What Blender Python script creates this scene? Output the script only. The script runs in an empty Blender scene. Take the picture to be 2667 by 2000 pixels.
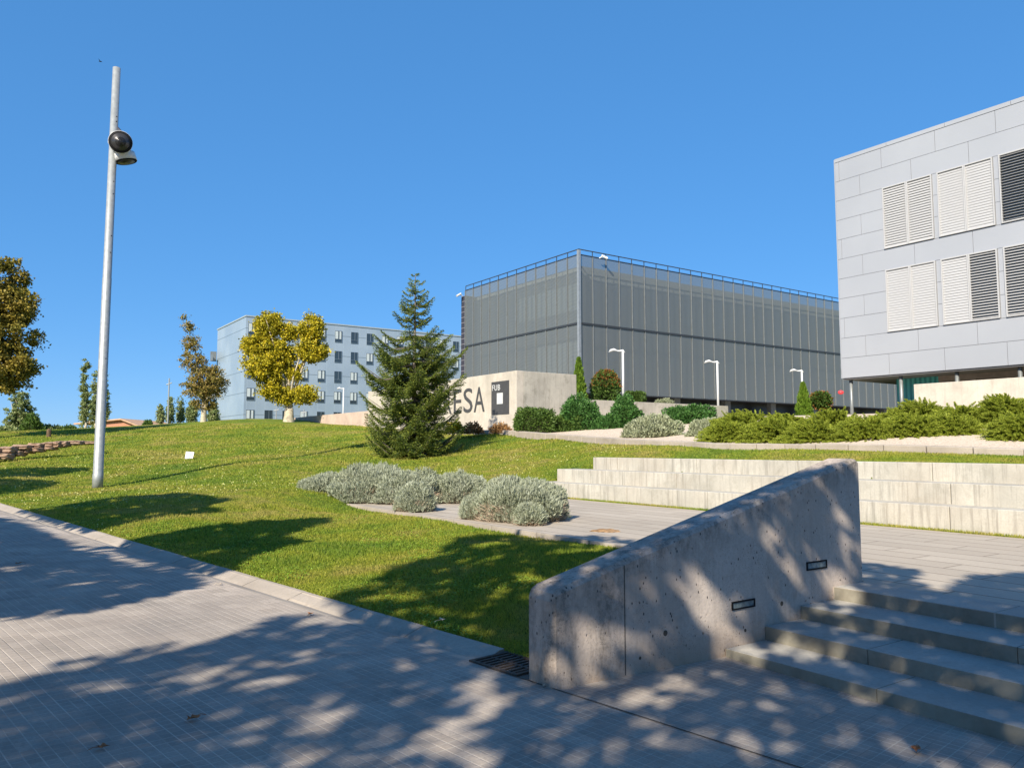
import bpy, bmesh, math, random
import numpy as np
random.seed(7); RNG = np.random.default_rng(7)
S = bpy.context.scene
COL = S.collection
# ------------------------------------------------------------------ camera
F, CX, CY, H = 2004.0, 1333.5, 1000.0, 1.65
PITCH = math.atan(165 / F)
cam = bpy.data.cameras.new('camera'); co = bpy.data.objects.new('camera', cam); COL.objects.link(co)
co.location = (0, 0, H); co.rotation_euler = (math.pi / 2 + PITCH, 0, 0)
cam.sensor_width = 36; cam.lens = 36 * F / 2667; cam.clip_start = .1; cam.clip_end = 3000
S.camera = co
# ------------------------------------------------------------------ light
SUN_AZ, SUN_EL = math.radians(24), math.radians(36)     # azimuth the light travels towards, elevation
SD = np.array([math.sin(SUN_AZ) * math.cos(SUN_EL), math.cos(SUN_AZ) * math.cos(SUN_EL), -math.sin(SUN_EL)])
w = bpy.data.worlds.new("World"); S.world = w; w.use_nodes = True
wn = w.node_tree; bg = wn.nodes['Background']
sky = wn.nodes.new('ShaderNodeTexSky'); sky.sky_type = 'NISHITA'; sky.sun_disc = False
sky.sun_elevation = SUN_EL; sky.sun_rotation = SUN_AZ + math.pi
sky.altitude = 2000; sky.air_density = 1.0; sky.dust_density = .6; sky.ozone_density = 6
gm = wn.nodes.new('ShaderNodeGamma'); gm.inputs[1].default_value = .38; wn.links.new(sky.outputs[0], gm.inputs[0])
tn = wn.nodes.new('ShaderNodeMix'); tn.data_type = 'RGBA'; tn.blend_type = 'MULTIPLY'; tn.inputs[0].default_value = 1; tn.inputs[7].default_value = (.60, .765, 1, 1); wn.links.new(gm.outputs[0], tn.inputs[6])
hs = wn.nodes.new('ShaderNodeHueSaturation'); hs.inputs['Saturation'].default_value = 1.33; hs.inputs['Value'].default_value = 1.66
wn.links.new(tn.outputs[2], hs.inputs['Color']); wn.links.new(hs.outputs[0], bg.inputs[0])
bg.inputs[1].default_value = .15
sl = bpy.data.lights.new('sun', 'SUN'); sl.energy = 4.8; sl.angle = math.radians(.53); sl.color = (1, .90, .73)
so = bpy.data.objects.new('sun', sl); COL.objects.link(so)
from mathutils import Vector, Matrix
so.rotation_euler = Vector(SD).to_track_quat('-Z', 'Y').to_euler(); so.location = (0, 0, 60)
S.view_settings.view_transform = 'Standard'; S.view_settings.look = 'None'
S.view_settings.exposure = 0.88; S.view_settings.gamma = 1; S.view_settings.use_curve_mapping = False
S.cycles.max_bounces = 8; S.cycles.transparent_max_bounces = 12

# ------------------------------------------------------------------ picking helpers (photo pixel -> world)
cp, sp = math.cos(PITCH), math.sin(PITCH)
def ray(u, v):
    x = (u - CX) / F; z = (CY - v) / F
    return np.array([x, cp - z * sp, sp + z * cp])
def atz(u, v, z):
    r = ray(u, v); return np.array([0, 0, H]) + r * ((z - H) / r[2])
def atd(u, v, d):
    r = ray(u, v); return np.array([0, 0, H]) + r * (d / r[1])
def proj(p):
    p = np.asarray(p, float); x = p[..., 0]; y = p[..., 1] * cp + (p[..., 2] - H) * sp
    z = -p[..., 1] * sp + (p[..., 2] - H) * cp
    y = np.where(np.abs(y) < 1e-6, 1e-6, y)
    return CX + F * x / y, CY - F * z / y, y
OX, OY = 1.694, 6.264
U = np.array([-.571, .821]); V = np.array([.821, .571])
def ab(a, b, z=None):
    p = np.array([OX, OY]) + a * U + b * V
    return p if z is None else np.array([p[0], p[1], z])
def toab(x, y):
    dx, dy = x - OX, y - OY
    return dx * U[0] + dy * U[1], dx * V[0] + dy * V[1]
def zwalk(x, y): return .03 * (1.7 - np.clip(x, -25, 30))
def atwalk(u, v):
    z = 0
    for _ in range(20): p = atz(u, v, z); z = zwalk(p[0], p[1])
    return p

# ------------------------------------------------------------------ object helpers
def tag(o, label=None, cat=None, group=None, kind=None):
    if label: o['label'] = label
    if cat: o['category'] = cat
    if group: o['group'] = group
    if kind: o['kind'] = kind
    return o
def empty(name, loc, label, cat, group=None, rz=0):
    o = bpy.data.objects.new(name, None); COL.objects.link(o); o.location = tuple(float(c) for c in loc)
    o.rotation_euler = (0, 0, rz); o.empty_display_size = .2
    return tag(o, label, cat, group)
def link(name, me, m, parent=None, loc=None, smooth=False):
    o = bpy.data.objects.new(name, me); COL.objects.link(o)
    if m is not None and len(me.materials) == 0: me.materials.append(m)
    if smooth: me.polygons.foreach_set('use_smooth', [True] * len(me.polygons))
    if parent is not None:
        o.parent = parent
        if loc is None: o.location = tuple(-c for c in parent.location)   # mesh given in world coordinates
        else: o.location = loc
    elif loc is not None: o.location = loc
    return o
def copy_tree(o, parent=None):
    c = o.copy(); COL.objects.link(c); c.parent = parent
    for ch in [x for x in bpy.data.objects if x.parent == o]: copy_tree(ch, c)
    return c
class MB:
    def __init__(s): s.v = []; s.f = []
    def add(s, vs, fs):
        n = len(s.v); s.v += [tuple(float(c) for c in p) for p in vs]; s.f += [tuple(i + n for i in f) for f in fs]; return s
    def hexa(s, b, t):           # bottom 4 (ccw), top 4
        return s.add(list(b) + list(t), [(3, 2, 1, 0), (4, 5, 6, 7), (0, 1, 5, 4), (1, 2, 6, 5), (2, 3, 7, 6), (3, 0, 4, 7)])
    def box(s, o, e1, e2, a0, a1, b0, b1, z0, z1):
        o = np.array(o[:2]); e1 = np.array(e1); e2 = np.array(e2)
        c = [o + e1 * a + e2 * b for a, b in ((a0, b0), (a1, b0), (a1, b1), (a0, b1))]
        return s.hexa([(p[0], p[1], z0) for p in c], [(p[0], p[1], z1) for p in c])
    def uv(s, a0, a1, b0, b1, z0, z1): return s.box((OX, OY), U, V, a0, a1, b0, b1, z0, z1)
    def tube(s, pts, rs, n=8, cap=True):
        pts = [np.array(p, float) for p in pts]; base = len(s.v); rings = []
        for i, p in enumerate(pts):
            d = pts[min(i + 1, len(pts) - 1)] - pts[max(i - 1, 0)]; d = d / (np.linalg.norm(d) + 1e-9)
            ref = np.array([0, 0, 1.]) if abs(d[2]) < .9 else np.array([1., 0, 0])
            x = np.cross(d, ref); x /= np.linalg.norm(x); y = np.cross(d, x)
            r = rs[i] if hasattr(rs, '__len__') else rs
            rings.append([p + r * (math.cos(2 * math.pi * k / n) * x + math.sin(2 * math.pi * k / n) * y) for k in range(n)])
        vs = [q for r in rings for q in r]; fs = []
        for i in range(len(pts) - 1):
            for k in range(n):
                a, b = i * n + k, i * n + (k + 1) % n; fs.append((a, b, b + n, a + n))
        if cap: fs += [tuple(range(n))[::-1], tuple((len(pts) - 1) * n + k for k in range(n))]
        return s.add(vs, fs)
    def mesh(s, name='m'):
        me = bpy.data.meshes.new(name); me.from_pydata(s.v, [], s.f); me.update()
        bm = bmesh.new(); bm.from_mesh(me); bmesh.ops.recalc_face_normals(bm, faces=bm.faces); bm.to_mesh(me); bm.free()
        return me
    def build(s, name, m, parent=None, bevel=0, smooth=False, seg=2, loc=None):
        me = s.mesh(name)
        if bevel:
            bm = bmesh.new(); bm.from_mesh(me); bmesh.ops.remove_doubles(bm, verts=bm.verts, dist=1e-5)
            bmesh.ops.bevel(bm, geom=bm.edges[:] , offset=bevel, segments=seg, affect='EDGES', profile=.6, clamp_overlap=True); bm.to_mesh(me); bm.free()
        return link(name, me, m, parent, smooth=smooth, loc=loc)
def npmesh(name, verts, faces):
    verts = np.ascontiguousarray(verts, dtype=np.float32); faces = np.ascontiguousarray(faces, dtype=np.int32)
    me = bpy.data.meshes.new(name); nf, k = faces.shape
    me.vertices.add(len(verts)); me.vertices.foreach_set('co', verts.ravel())
    me.loops.add(nf * k); me.loops.foreach_set('vertex_index', faces.ravel())
    me.polygons.add(nf); me.polygons.foreach_set('loop_start', np.arange(0, nf * k, k, dtype=np.int32))
    me.polygons.foreach_set('loop_total', np.full(nf, k, dtype=np.int32)); me.update(calc_edges=True); me.validate(); return me
def unit(a): return a / (np.linalg.norm(a, axis=-1, keepdims=True) + 1e-9)
def leafmesh(name, p, d, l, wd, side=None, fold=0.0):
    """diamond leaves: p base Nx3, d direction, l length, wd width"""
    n = len(p); d = unit(d)
    if side is None: side = RNG.normal(size=(n, 3))
    side = unit(np.cross(d, side)); nrm = np.cross(d, side)
    l = np.broadcast_to(l, (n,))[:, None]; wd = np.broadcast_to(wd, (n,))[:, None]
    v = np.stack([p, p + d * l * .45 + side * wd * .5 + nrm * wd * fold, p + d * l, p + d * l * .45 - side * wd * .5 + nrm * wd * fold], 1).reshape(-1, 3)
    return npmesh(name, v, np.arange(4 * n).reshape(n, 4))
def blades(name, p, d, l, wd):
    n = len(p); d = unit(d); side = RNG.normal(size=(n, 3)); side[:, 2] *= .2; side = unit(np.cross(d, side))
    l = np.broadcast_to(l, (n,))[:, None]; wd = np.broadcast_to(wd, (n,))[:, None]
    v = np.stack([p - side * wd * .5, p + side * wd * .5, p + d * l], 1).reshape(-1, 3)
    return npmesh(name, v, np.arange(3 * n).reshape(n, 3))

# ------------------------------------------------------------------ materials
class NT:
    def __init__(s, name, rough=.8, metal=0, spec=.3):
        s.m = bpy.data.materials.new(name); s.m.use_nodes = True; s.t = s.m.node_tree; s.b = s.t.nodes['Principled BSDF']
        s.b.inputs['Roughness'].default_value = rough; s.b.inputs['Metallic'].default_value = metal
        s.b.inputs['Specular IOR Level'].default_value = spec; s._g = None
    def n(s, t, **k):
        x = s.t.nodes.new(t)
        for a, b in k.items(): setattr(x, a, b)
        return x
    def put(s, sock, v):
        if hasattr(v, 'is_output') or hasattr(v, 'links'): s.t.links.new(v, sock)
        elif isinstance(v, (tuple, list)) and len(v) == 3 and sock.type == 'RGBA': sock.default_value = (*v, 1)
        else: sock.default_value = v
    def geo(s):
        if not s._g: s._g = s.n('ShaderNodeNewGeometry')
        return s._g
    def pos(s): return s.geo().outputs['Position']
    def obj(s): return s.n('ShaderNodeTexCoord').outputs['Object']
    def rnd(s): return s.geo().outputs['Random Per Island']
    def map(s, vec, scale=(1, 1, 1), rot=(0, 0, 0), loc=(0, 0, 0)):
        x = s.n('ShaderNodeMapping'); s.put(x.inputs[0], vec); x.inputs['Scale'].default_value = scale
        x.inputs['Rotation'].default_value = rot; x.inputs['Location'].default_value = loc; return x.outputs[0]
    def noise(s, scale, detail=3, vec=None, rough=.5, dist=0):
        x = s.n('ShaderNodeTexNoise'); s.put(x.inputs['Vector'], vec if vec is not None else s.pos())
        x.inputs['Scale'].default_value = scale; x.inputs['Detail'].default_value = detail; x.inputs['Roughness'].default_value = rough
        x.inputs['Distortion'].default_value = dist; return x.outputs['Fac']
    def voro(s, scale, vec=None, feat='F1', out='Distance'):
        x = s.n('ShaderNodeTexVoronoi', feature=feat); s.put(x.inputs['Vector'], vec if vec is not None else s.pos())
        x.inputs['Scale'].default_value = scale; return x.outputs[out]
    def ramp(s, f, st, interp='LINEAR'):
        x = s.n('ShaderNodeValToRGB'); s.put(x.inputs[0], f); e = x.color_ramp; e.interpolation = interp
        while len(e.elements) < len(st): e.elements.new(.5)
        for i, (p, c) in enumerate(st):
            e.elements[i].position = p; e.elements[i].color = (*c, 1) if isinstance(c, (tuple, list)) else (c, c, c, 1)
        return x.outputs[0]
    def mix(s, f, a, b, mode='MIX'):
        x = s.n('ShaderNodeMix', data_type='RGBA', blend_type=mode); s.put(x.inputs[0], f); s.put(x.inputs[6], a); s.put(x.inputs[7], b); return x.outputs[2]
    def math(s, op, a, b=0.0, c=0.0):
        x = s.n('ShaderNodeMath', operation=op); s.put(x.inputs[0], a); s.put(x.inputs[1], b); s.put(x.inputs[2], c); return x.outputs[0]
    def xyz(s, vec):
        x = s.n('ShaderNodeSeparateXYZ'); s.put(x.inputs[0], vec); return x.outputs
    def bump(s, h, st=.5, dist=.01):
        x = s.n('ShaderNodeBump'); s.put(x.inputs['Height'], h); x.inputs['Strength'].default_value = st; x.inputs['Distance'].default_value = dist
        s.t.links.new(x.outputs[0], s.b.inputs['Normal']); return s
    def col(s, c): s.put(s.b.inputs['Base Color'], c); return s
def flat(name, c, rough=.6, metal=0, spec=.3, var=.12, scale=6):
    m = NT(name, rough, metal, spec); f = m.noise(scale, 4)
    m.col(m.mix(m.ramp(f, [(.3, 0.), (.7, 1.)]), tuple(x * (1 - var) for x in c), tuple(min(1, x * (1 + var)) for x in c)))
    return m.m
def foliage(name, cols, rough=.55, trans=.25, tint=None, nscale=1.5):
    m = NT(name, rough, 0, .25); st = [(i / (len(cols) - 1), tuple(x * 1.45 for x in c)) for i, c in enumerate(cols)]
    c = m.ramp(m.rnd(), st)
    f = m.ramp(m.noise(nscale, 2), [(.35, 0.), (.65, 1.)])
    c = m.mix(m.math('MULTIPLY', f, .55), c, tuple(x * 1.3 for x in (tint or cols[-1]))); m.col(c)
    if trans:
        tr = m.n('ShaderNodeBsdfTranslucent'); m.put(tr.inputs[0], c); ad = m.n('ShaderNodeMixShader'); ad.inputs[0].default_value = trans
        out = m.t.nodes['Material Output']; m.t.links.new(m.b.outputs[0], ad.inputs[1]); m.t.links.new(tr.outputs[0], ad.inputs[2]); m.t.links.new(ad.outputs[0], out.inputs[0])
    return m.m

def concrete(name, c, stain=.5, pits=0., warm=0., streak=.6, bumpy=.25, joints=None):
    m = NT(name, .85, 0, .2)
    big = m.noise(1.1, 5, rough=.6); fine = m.noise(38, 4, rough=.65)
    dark = tuple(x * .62 for x in c); lite = tuple(min(1, x * 1.1) for x in c)
    cc = m.mix(m.ramp(big, [(.3, 0.), (.62, 1.)]), tuple(x * .80 for x in c), lite)
    cc = m.mix(m.math('MULTIPLY', m.ramp(fine, [(.35, 1.), (.6, 0.)]), .3), cc, dark)
    if streak:   # vertical run-off streaks
        sv = m.map(m.pos(), (7, 7, .35)); st = m.ramp(m.noise(1.6, 5, sv, .75), [(.5, 0.), (.56, .35), (.70, 1.)])
        cc = m.mix(m.math('MULTIPLY', st, streak), cc, tuple(x * .55 for x in c))
    if stain:
        sn = m.ramp(m.noise(2.3, 6, rough=.75, dist=.4), [(.52, 0.), (.68, 1.)])
        cc = m.mix(m.math('MULTIPLY', sn, stain), cc, (c[0] * .5, c[1] * .5, c[2] * .47))
    if warm:
        wn_ = m.ramp(m.noise(.9, 3), [(.45, 0.), (.65, 1.)]); cc = m.mix(m.math('MULTIPLY', wn_, warm), cc, (c[0] * 1.15, c[1] * .9, c[2] * .72))
    h = m.math('ADD', m.math('MULTIPLY', fine, .35), big)
    if pits:
        vd = m.voro(26, m.map(m.pos(), (1, 1, .6))); sel = m.noise(7, 2)
        p = m.math('MULTIPLY', m.ramp(vd, [(.13, 1.), (.2, 0.)]), m.ramp(sel, [(.5, 0.), (.57, 1.)]))
        vd2 = m.voro(60); p2 = m.math('MULTIPLY', m.ramp(vd2, [(.12, 1.), (.22, 0.)]), m.ramp(m.noise(5, 3), [(.45, 0.), (.62, 1.)]))
        p = m.math('MAXIMUM', p, m.math('MULTIPLY', p2, .8))
        cc = m.mix(m.math('MULTIPLY', p, pits), cc, (.05, .045, .045)); h = m.math('SUBTRACT', h, m.math('MULTIPLY', p, 1.5))
    m.col(cc).bump(h, bumpy, .02); return m

GRASS_PATCH = [(.34, (.15, .25, .03)), (.44, (.26, .34, .035)), (.52, (.36, .38, .045)), (.6, (.46, .40, .10))]
def patch(m):   # lawn colour by place: greener and yellower patches
    n1 = m.noise(.42, 4, rough=.6, dist=.3); n2 = m.noise(2.4, 3)
    return m.ramp(m.math('ADD', m.math('MULTIPLY', n1, .72), m.math('MULTIPLY', n2, .28)), GRASS_PATCH)
mg = NT('lawn', .9, 0, .1); pc = patch(mg); gf = mg.noise(55, 3, rough=.7); gv = mg.noise(11, 4, rough=.7)
pc2 = mg.mix(mg.ramp(gf, [(.34, .75), (.62, 0.)]), pc, (.035, .06, .01))
pc2 = mg.mix(mg.ramp(gv, [(.35, .4), (.55, 0.)]), pc2, (.05, .085, .012))
mg.col(pc2).bump(mg.math('ADD', gf, gv), 1.0, .06); M_LAWN = mg.m
mb = NT('grass_blade', .55, 0, .25); bc = patch(mb)
bc = mb.mix(mb.ramp(mb.rnd(), [(0, 1.), (.35, 0.)]), bc, (.05, .1, .012)); bc = mb.mix(mb.ramp(mb.rnd(), [(.82, 0.), (1, .7)]), bc, (.33, .31, .08)); mb.col(bc)
tr = mb.n('ShaderNodeBsdfTranslucent'); mb.put(tr.inputs[0], bc); mx = mb.n('ShaderNodeMixShader'); mx.inputs[0].default_value = .45
mb.t.links.new(mb.b.outputs[0], mx.inputs[1]); mb.t.links.new(tr.outputs[0], mx.inputs[2]); mb.t.links.new(mx.outputs[0], mb.t.nodes['Material Output'].inputs[0]); M_BLADE = mb.m

def paving_mat():
    m = NT('panot_tiles', .8, 0, .25)
    v = m.map(m.pos(), (1, 1, 1), (0, 0, math.radians(-44)))
    v = v; x, y, _ = m.xyz(v)
    def edge(c, size, wd):      # 1 on the line
        f = m.math('FRACT', m.math('DIVIDE', c, size)); d = m.math('SUBTRACT', .5, m.math('ABSOLUTE', m.math('SUBTRACT', f, .5)))
        return m.ramp(d, [(wd * .5, 1.), (wd * 1.3, 0.)])
    gx = edge(x, .0667, .055); gy = edge(y, .0667, .055); jx = edge(x, .2, .012); jy = edge(y, .2, .012)
    fl = m.n('ShaderNodeVectorMath', operation='FLOOR'); sc = m.n('ShaderNodeVectorMath', operation='SCALE'); m.put(sc.inputs[0], v); sc.inputs['Scale'].default_value = 5
    m.put(fl.inputs[0], sc.outputs[0]); wnz = m.n('ShaderNodeTexWhiteNoise', noise_dimensions='2D'); m.put(wnz.inputs[0], fl.outputs[0])
    big = m.noise(.55, 4, rough=.6); fine = m.noise(60, 3, rough=.7)
    c = m.mix(wnz.outputs[0], (.34, .285, .24), (.47, .40, .34)); stn = m.ramp(m.noise(1.9, 6, rough=.75, dist=.5), [(.54, 0.), (.7, .7)]); c = m.mix(stn, c, (.17, .15, .13))
    c = m.mix(m.ramp(big, [(.35, 0.), (.7, .8)]), c, (.24, .215, .195)); c = m.mix(m.math('MULTIPLY', m.ramp(fine, [(.35, 1.), (.6, 0.)]), .35), c, (.17, .16, .155))
    lv = m.ramp(m.noise(1.7, 3), [(.35, .35), (.6, 1.)])
    c = m.mix(m.math('MULTIPLY', m.math('MULTIPLY', gx, .62), lv), c, (.60, .53, .46)); 
    c = m.mix(m.math('MULTIPLY', m.math('MULTIPLY', gy, .6), lv), c, (.5, .46, .40))
    dk = m.ramp(m.noise(1.1, 2), [(.42, 0.), (.6, .8)])
    c = m.mix(m.math('MULTIPLY', m.math('MAXIMUM', jx, jy), dk), c, (.12, .1, .09))
    sp_ = m.ramp(m.voro(2.2), [(.018, 1.), (.03, 0.)]); c = m.mix(m.math('MULTIPLY', sp_, .8), c, (.07, .065, .06))
    h = m.math('SUBTRACT', m.math('MULTIPLY', fine, .25), m.math('MAXIMUM', m.math('MAXIMUM', gx, gy), m.math('MAXIMUM', jx, jy)))
    m.col(c).bump(h, .55, .006); return m.m
M_PAVE = paving_mat()
def slab_mat():
    m = NT('plaza_slabs', .8, 0, .25); a = math.atan2(U[1], U[0])
    v = m.map(m.pos(), (1, 1, 1), (0, 0, -a)); x, y, _ = m.xyz(v)      # x along the slabs
    row = m.math('FLOOR', m.math('DIVIDE', y, .42)); off = m.math('FRACT', m.math('MULTIPLY', row, .37))
    fy = m.math('FRACT', m.math('DIVIDE', y, .42)); fx = m.math('FRACT', m.math('ADD', m.math('DIVIDE', x, 1.5), off))
    e1 = m.ramp(m.math('ABSOLUTE', m.math('SUBTRACT', fy, .5)), [(.465, 0.), (.49, 1.)]); e2 = m.ramp(m.math('ABSOLUTE', m.math('SUBTRACT', fx, .5)), [(.49, 0.), (.498, 1.)])
    e = m.math('MAXIMUM', e1, m.math('MULTIPLY', e2, .8)); cb = m.n('ShaderNodeCombineXYZ'); m.put(cb.inputs[0], m.math('FLOOR', m.math('ADD', m.math('DIVIDE', x, 1.5), off))); m.put(cb.inputs[1], row)
    wz = m.n('ShaderNodeTexWhiteNoise', noise_dimensions='2D'); m.put(wz.inputs[0], cb.outputs[0])
    c = m.mix(wz.outputs[0], (.37, .32, .265), (.45, .395, .33)); f = m.noise(30, 4, rough=.7); big = m.noise(.8, 4)
    c = m.mix(m.ramp(big, [(.35, .35), (.65, 0.)]), c, (.32, .285, .24)); c = m.mix(m.math('MULTIPLY', m.ramp(f, [(.35, 1.), (.6, 0.)]), .25), c, (.25, .22, .19))
    c = m.mix(m.math('MULTIPLY', e, .8), c, (.08, .06, .045)); m.col(c).bump(m.math('SUBTRACT', m.math('MULTIPLY', f, .3), e), .5, .01); return m.m
M_SLAB = slab_mat()
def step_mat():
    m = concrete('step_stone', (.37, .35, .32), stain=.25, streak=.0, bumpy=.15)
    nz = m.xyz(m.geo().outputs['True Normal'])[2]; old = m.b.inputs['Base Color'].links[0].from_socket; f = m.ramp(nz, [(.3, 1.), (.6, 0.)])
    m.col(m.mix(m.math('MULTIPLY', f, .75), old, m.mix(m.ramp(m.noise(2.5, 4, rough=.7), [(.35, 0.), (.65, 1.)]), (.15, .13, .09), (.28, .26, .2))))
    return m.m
M_STEP = step_mat()
M_BENCH = concrete('pale_concrete', (.43, .41, .365), stain=.4, streak=1.0, bumpy=.15, warm=.1).m
M_SIGNW = concrete('board_concrete', (.50, .455, .40), stain=.25, streak=.35, bumpy=.1).m
M_SIGNR = concrete('stained_concrete', (.42, .395, .35), stain=.7, streak=.6, bumpy=.1).m
M_PINK = concrete('pink_concrete', (.50, .39, .33), stain=.1, streak=.25, bumpy=.1).m
mw = concrete('pitted_concrete', (.46, .40, .355), stain=.4, pits=.95, warm=.25, streak=.3, bumpy=.5)
x_, y_, z_ = mw.xyz(mw.pos()); bb_ = mw.math('ADD', mw.math('MULTIPLY', mw.math('SUBTRACT', x_, OX), V[0]), mw.math('MULTIPLY', mw.math('SUBTRACT', y_, OY), V[1]))
dt_ = mw.math('SUBTRACT', mw.math('MULTIPLY_ADD', bb_, .2394, 1.085), z_)       # depth below the sloping edge
band = mw.ramp(dt_, [(.0, .9), (.06, .8), (.24, 0.)]); endm = mw.ramp(mw.math('ADD', bb_, 2.), [(.8, .75), (.93, .7), (.96, 0.)])
mot = mw.ramp(mw.noise(26, 5, rough=.8), [(.42, 0.), (.56, 1.)]); mot2 = mw.ramp(mw.noise(3.2, 5, mw.map(mw.pos(), (1.6, 1.6, .6)), .75), [(.40, 0.), (.62, 1.)])
old = mw.b.inputs['Base Color'].links[0].from_socket
cw_ = mw.mix(mw.math('MULTIPLY', mw.math('MULTIPLY', mw.math('MAXIMUM', band, endm), mot2), mw.math('MULTIPLY_ADD', mot, .5, .4)), old, (.085, .08, .07))
cw_ = mw.mix(mw.math('MULTIPLY', mw.ramp(z_, [(.0, .5), (.3, 0.)]), mw.ramp(mw.noise(2.1, 3), [(.4, .2), (.6, 1.)])), cw_, (.33, .23, .15)); mw.col(cw_); M_WALL = mw.m
M_KERB = concrete('kerb_stone', (.36, .315, .27), stain=.35, streak=0, bumpy=.25).m
M_GALV = flat('galvanised_steel', (.31, .33, .34), .5, .35, .5, .12, 9)
M_WHITE = flat('white_paint', (.55, .56, .57), .35, 0, .5, .03)
M_BLACK = flat('black_plastic', (.015, .015, .017), .8, 0, .1)
M_DARKM = flat('dark_metal', (.055, .06, .066), .45, .4, .4)
M_GLASS = NT('dark_glass', .08, 0, .7).col((.03, .045, .06)).m
M_BARK = flat('pale_bark', (.42, .37, .28), .9, 0, .1, .35, 5)
M_BROWN = flat('brown_bark', (.13, .09, .06), .9, 0, .1, .3, 8)
M_GRAVEL = NT('gravel', .95, 0, .1)
gn = M_GRAVEL.voro(38, out='Color'); gx_ = M_GRAVEL.n('ShaderNodeSeparateColor'); M_GRAVEL.put(gx_.inputs[0], gn)
M_GRAVEL.col(M_GRAVEL.mix(gx_.outputs[0], (.42, .34, .26), (.66, .57, .47))).bump(M_GRAVEL.voro(38), .6, .02); M_GRAVEL = M_GRAVEL.m
M_SOIL = flat('dry_soil', (.25, .16, .09), .95, 0, .1, .3, 12)

# ------------------------------------------------------------------ terrain
sgO = np.array([.2, 35.0])     # corner of the sign wall
def sg(t): return sgO + t * U
K1, K2 = atwalk(0, 1314), atwalk(1308, 1700)
KD = (K1 - K2)[:2]; KD /= np.linalg.norm(KD)          # kerb direction (away, left)
KN = np.array([KD[1], -KD[0]])                         # towards the lawn
if KN @ (np.array([0, 12.]) - K2[:2]) < 0: KN = -KN
ctl = []
for s_ in (-12, -6, 0, 4, 8, 12, 15, 20, 30): p = K2[:2] + KD * s_ + KN * .1; ctl.append((p[0], p[1], zwalk(*p) + .015))
for a_, b_, z_ in [(1, 1.9, .34), (3.5, 1.9, .35), (8, 1.9, .35), (12, 1.9, .36), (12.5, 4, .38), (12.5, 6.5, .5), (6, 4, .3), (2, 5, .3), (0, -3, .05),
                   (12.6, 7.6, .72), (12, 8.3, 1.0), (11.3, 9.2, 1.40), (6, 9.2, 1.42), (0, 9.2, 1.42), (-6, 9.2, 1.42)]:
    p = ab(a_, b_); ctl.append((p[0], p[1], z_))
for u_, v_, d_ in [(254, 1270, 21.5), (400, 1250, 23), (603, 1208, 26), (940, 1156, 33), (780, 1180, 30.5), (790, 1285, 17.5), (600, 1240, 23), (493, 1196, 30), (700, 1170, 33), (1073, 1186, 30), (1250, 1190, 28), (1330, 1165, 30),
                   (0, 1235, 24), (0, 1290, 19), (150, 1200, 30), (100, 1190, 33), (0, 1132, 44), (250, 1128, 46), (400, 1112, 50), (494, 1101, 54), (600, 1093, 55), (687, 1091, 56),
                   (300, 1165, 38), (600, 1135, 42), (850, 1140, 42), (700, 1110, 48), (1130, 1140, 37),
                   (2667, 1190, 15.5), (2300, 1177, 17.5), (1900, 1172, 21), (1630, 1158, 25), (1450, 1143, 29.5),
                   (1700, 1140, 28), (2000, 1130, 25), (2400, 1135, 21), (2667, 1135, 20), (1500, 1125, 33)]:
    ctl.append(tuple(atd(u_, v_, d_)))
for t_, z_ in ((-.5, 2.3), (4, 2.4), (9, 2.6), (16, 2.92), (24, 3.35), (30, 3.78)):
    p = sg(t_) - V * .3; ctl.append((p[0], p[1], z_))
for x_, y_, z_ in [(-40, 70, 2.6), (-10, 80, 3.6), (20, 60, 3.4), (40, 30, 3), (30, 20, 2.6), (-60, 50, 2.2), (-60, 90, 2.2), (40, 100, 3.4), (12, 12, 1.2), (10, 42, 3.2), (22, 26, 3.0), (-45, 45, 1.9)]: ctl.append((x_, y_, z_))
ctl = np.array(ctl); cxy, cz = ctl[:, :2], ctl[:, 2]
def phi(r2): return .5 * r2 * np.log(r2 + 1e-9)
n_ = len(ctl); A = np.zeros((n_ + 3, n_ + 3)); d2 = ((cxy[:, None] - cxy[None]) ** 2).sum(-1)
A[:n_, :n_] = phi(d2) + np.eye(n_) * .15; A[:n_, n_] = 1; A[:n_, n_ + 1:] = cxy; A[n_, :n_] = 1; A[n_ + 1:, :n_] = cxy.T
wgt = np.linalg.solve(A, np.concatenate([cz, [0, 0, 0]]))
def ter(x, y):
    x = np.atleast_1d(np.asarray(x, float)).ravel(); y = np.atleast_1d(np.asarray(y, float)).ravel()
    xc = np.clip(x, -62, 42); yc = np.clip(y, -4, 95); out = np.empty(len(x))
    for i in range(0, len(x), 20000):
        P_ = np.stack([xc[i:i + 20000], yc[i:i + 20000]], 1); r2 = ((P_[:, None] - cxy[None]) ** 2).sum(-1)
        out[i:i + 20000] = phi(r2) @ wgt[:n_] + wgt[n_] + P_ @ wgt[n_ + 1:]
    return out
def tz(x, y): return float(ter(x, y)[0])
def kside(x, y): return (x - K2[0]) * KN[0] + (y - K2[1]) * KN[1]      # >0 lawn side of the kerb
GB = None
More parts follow.
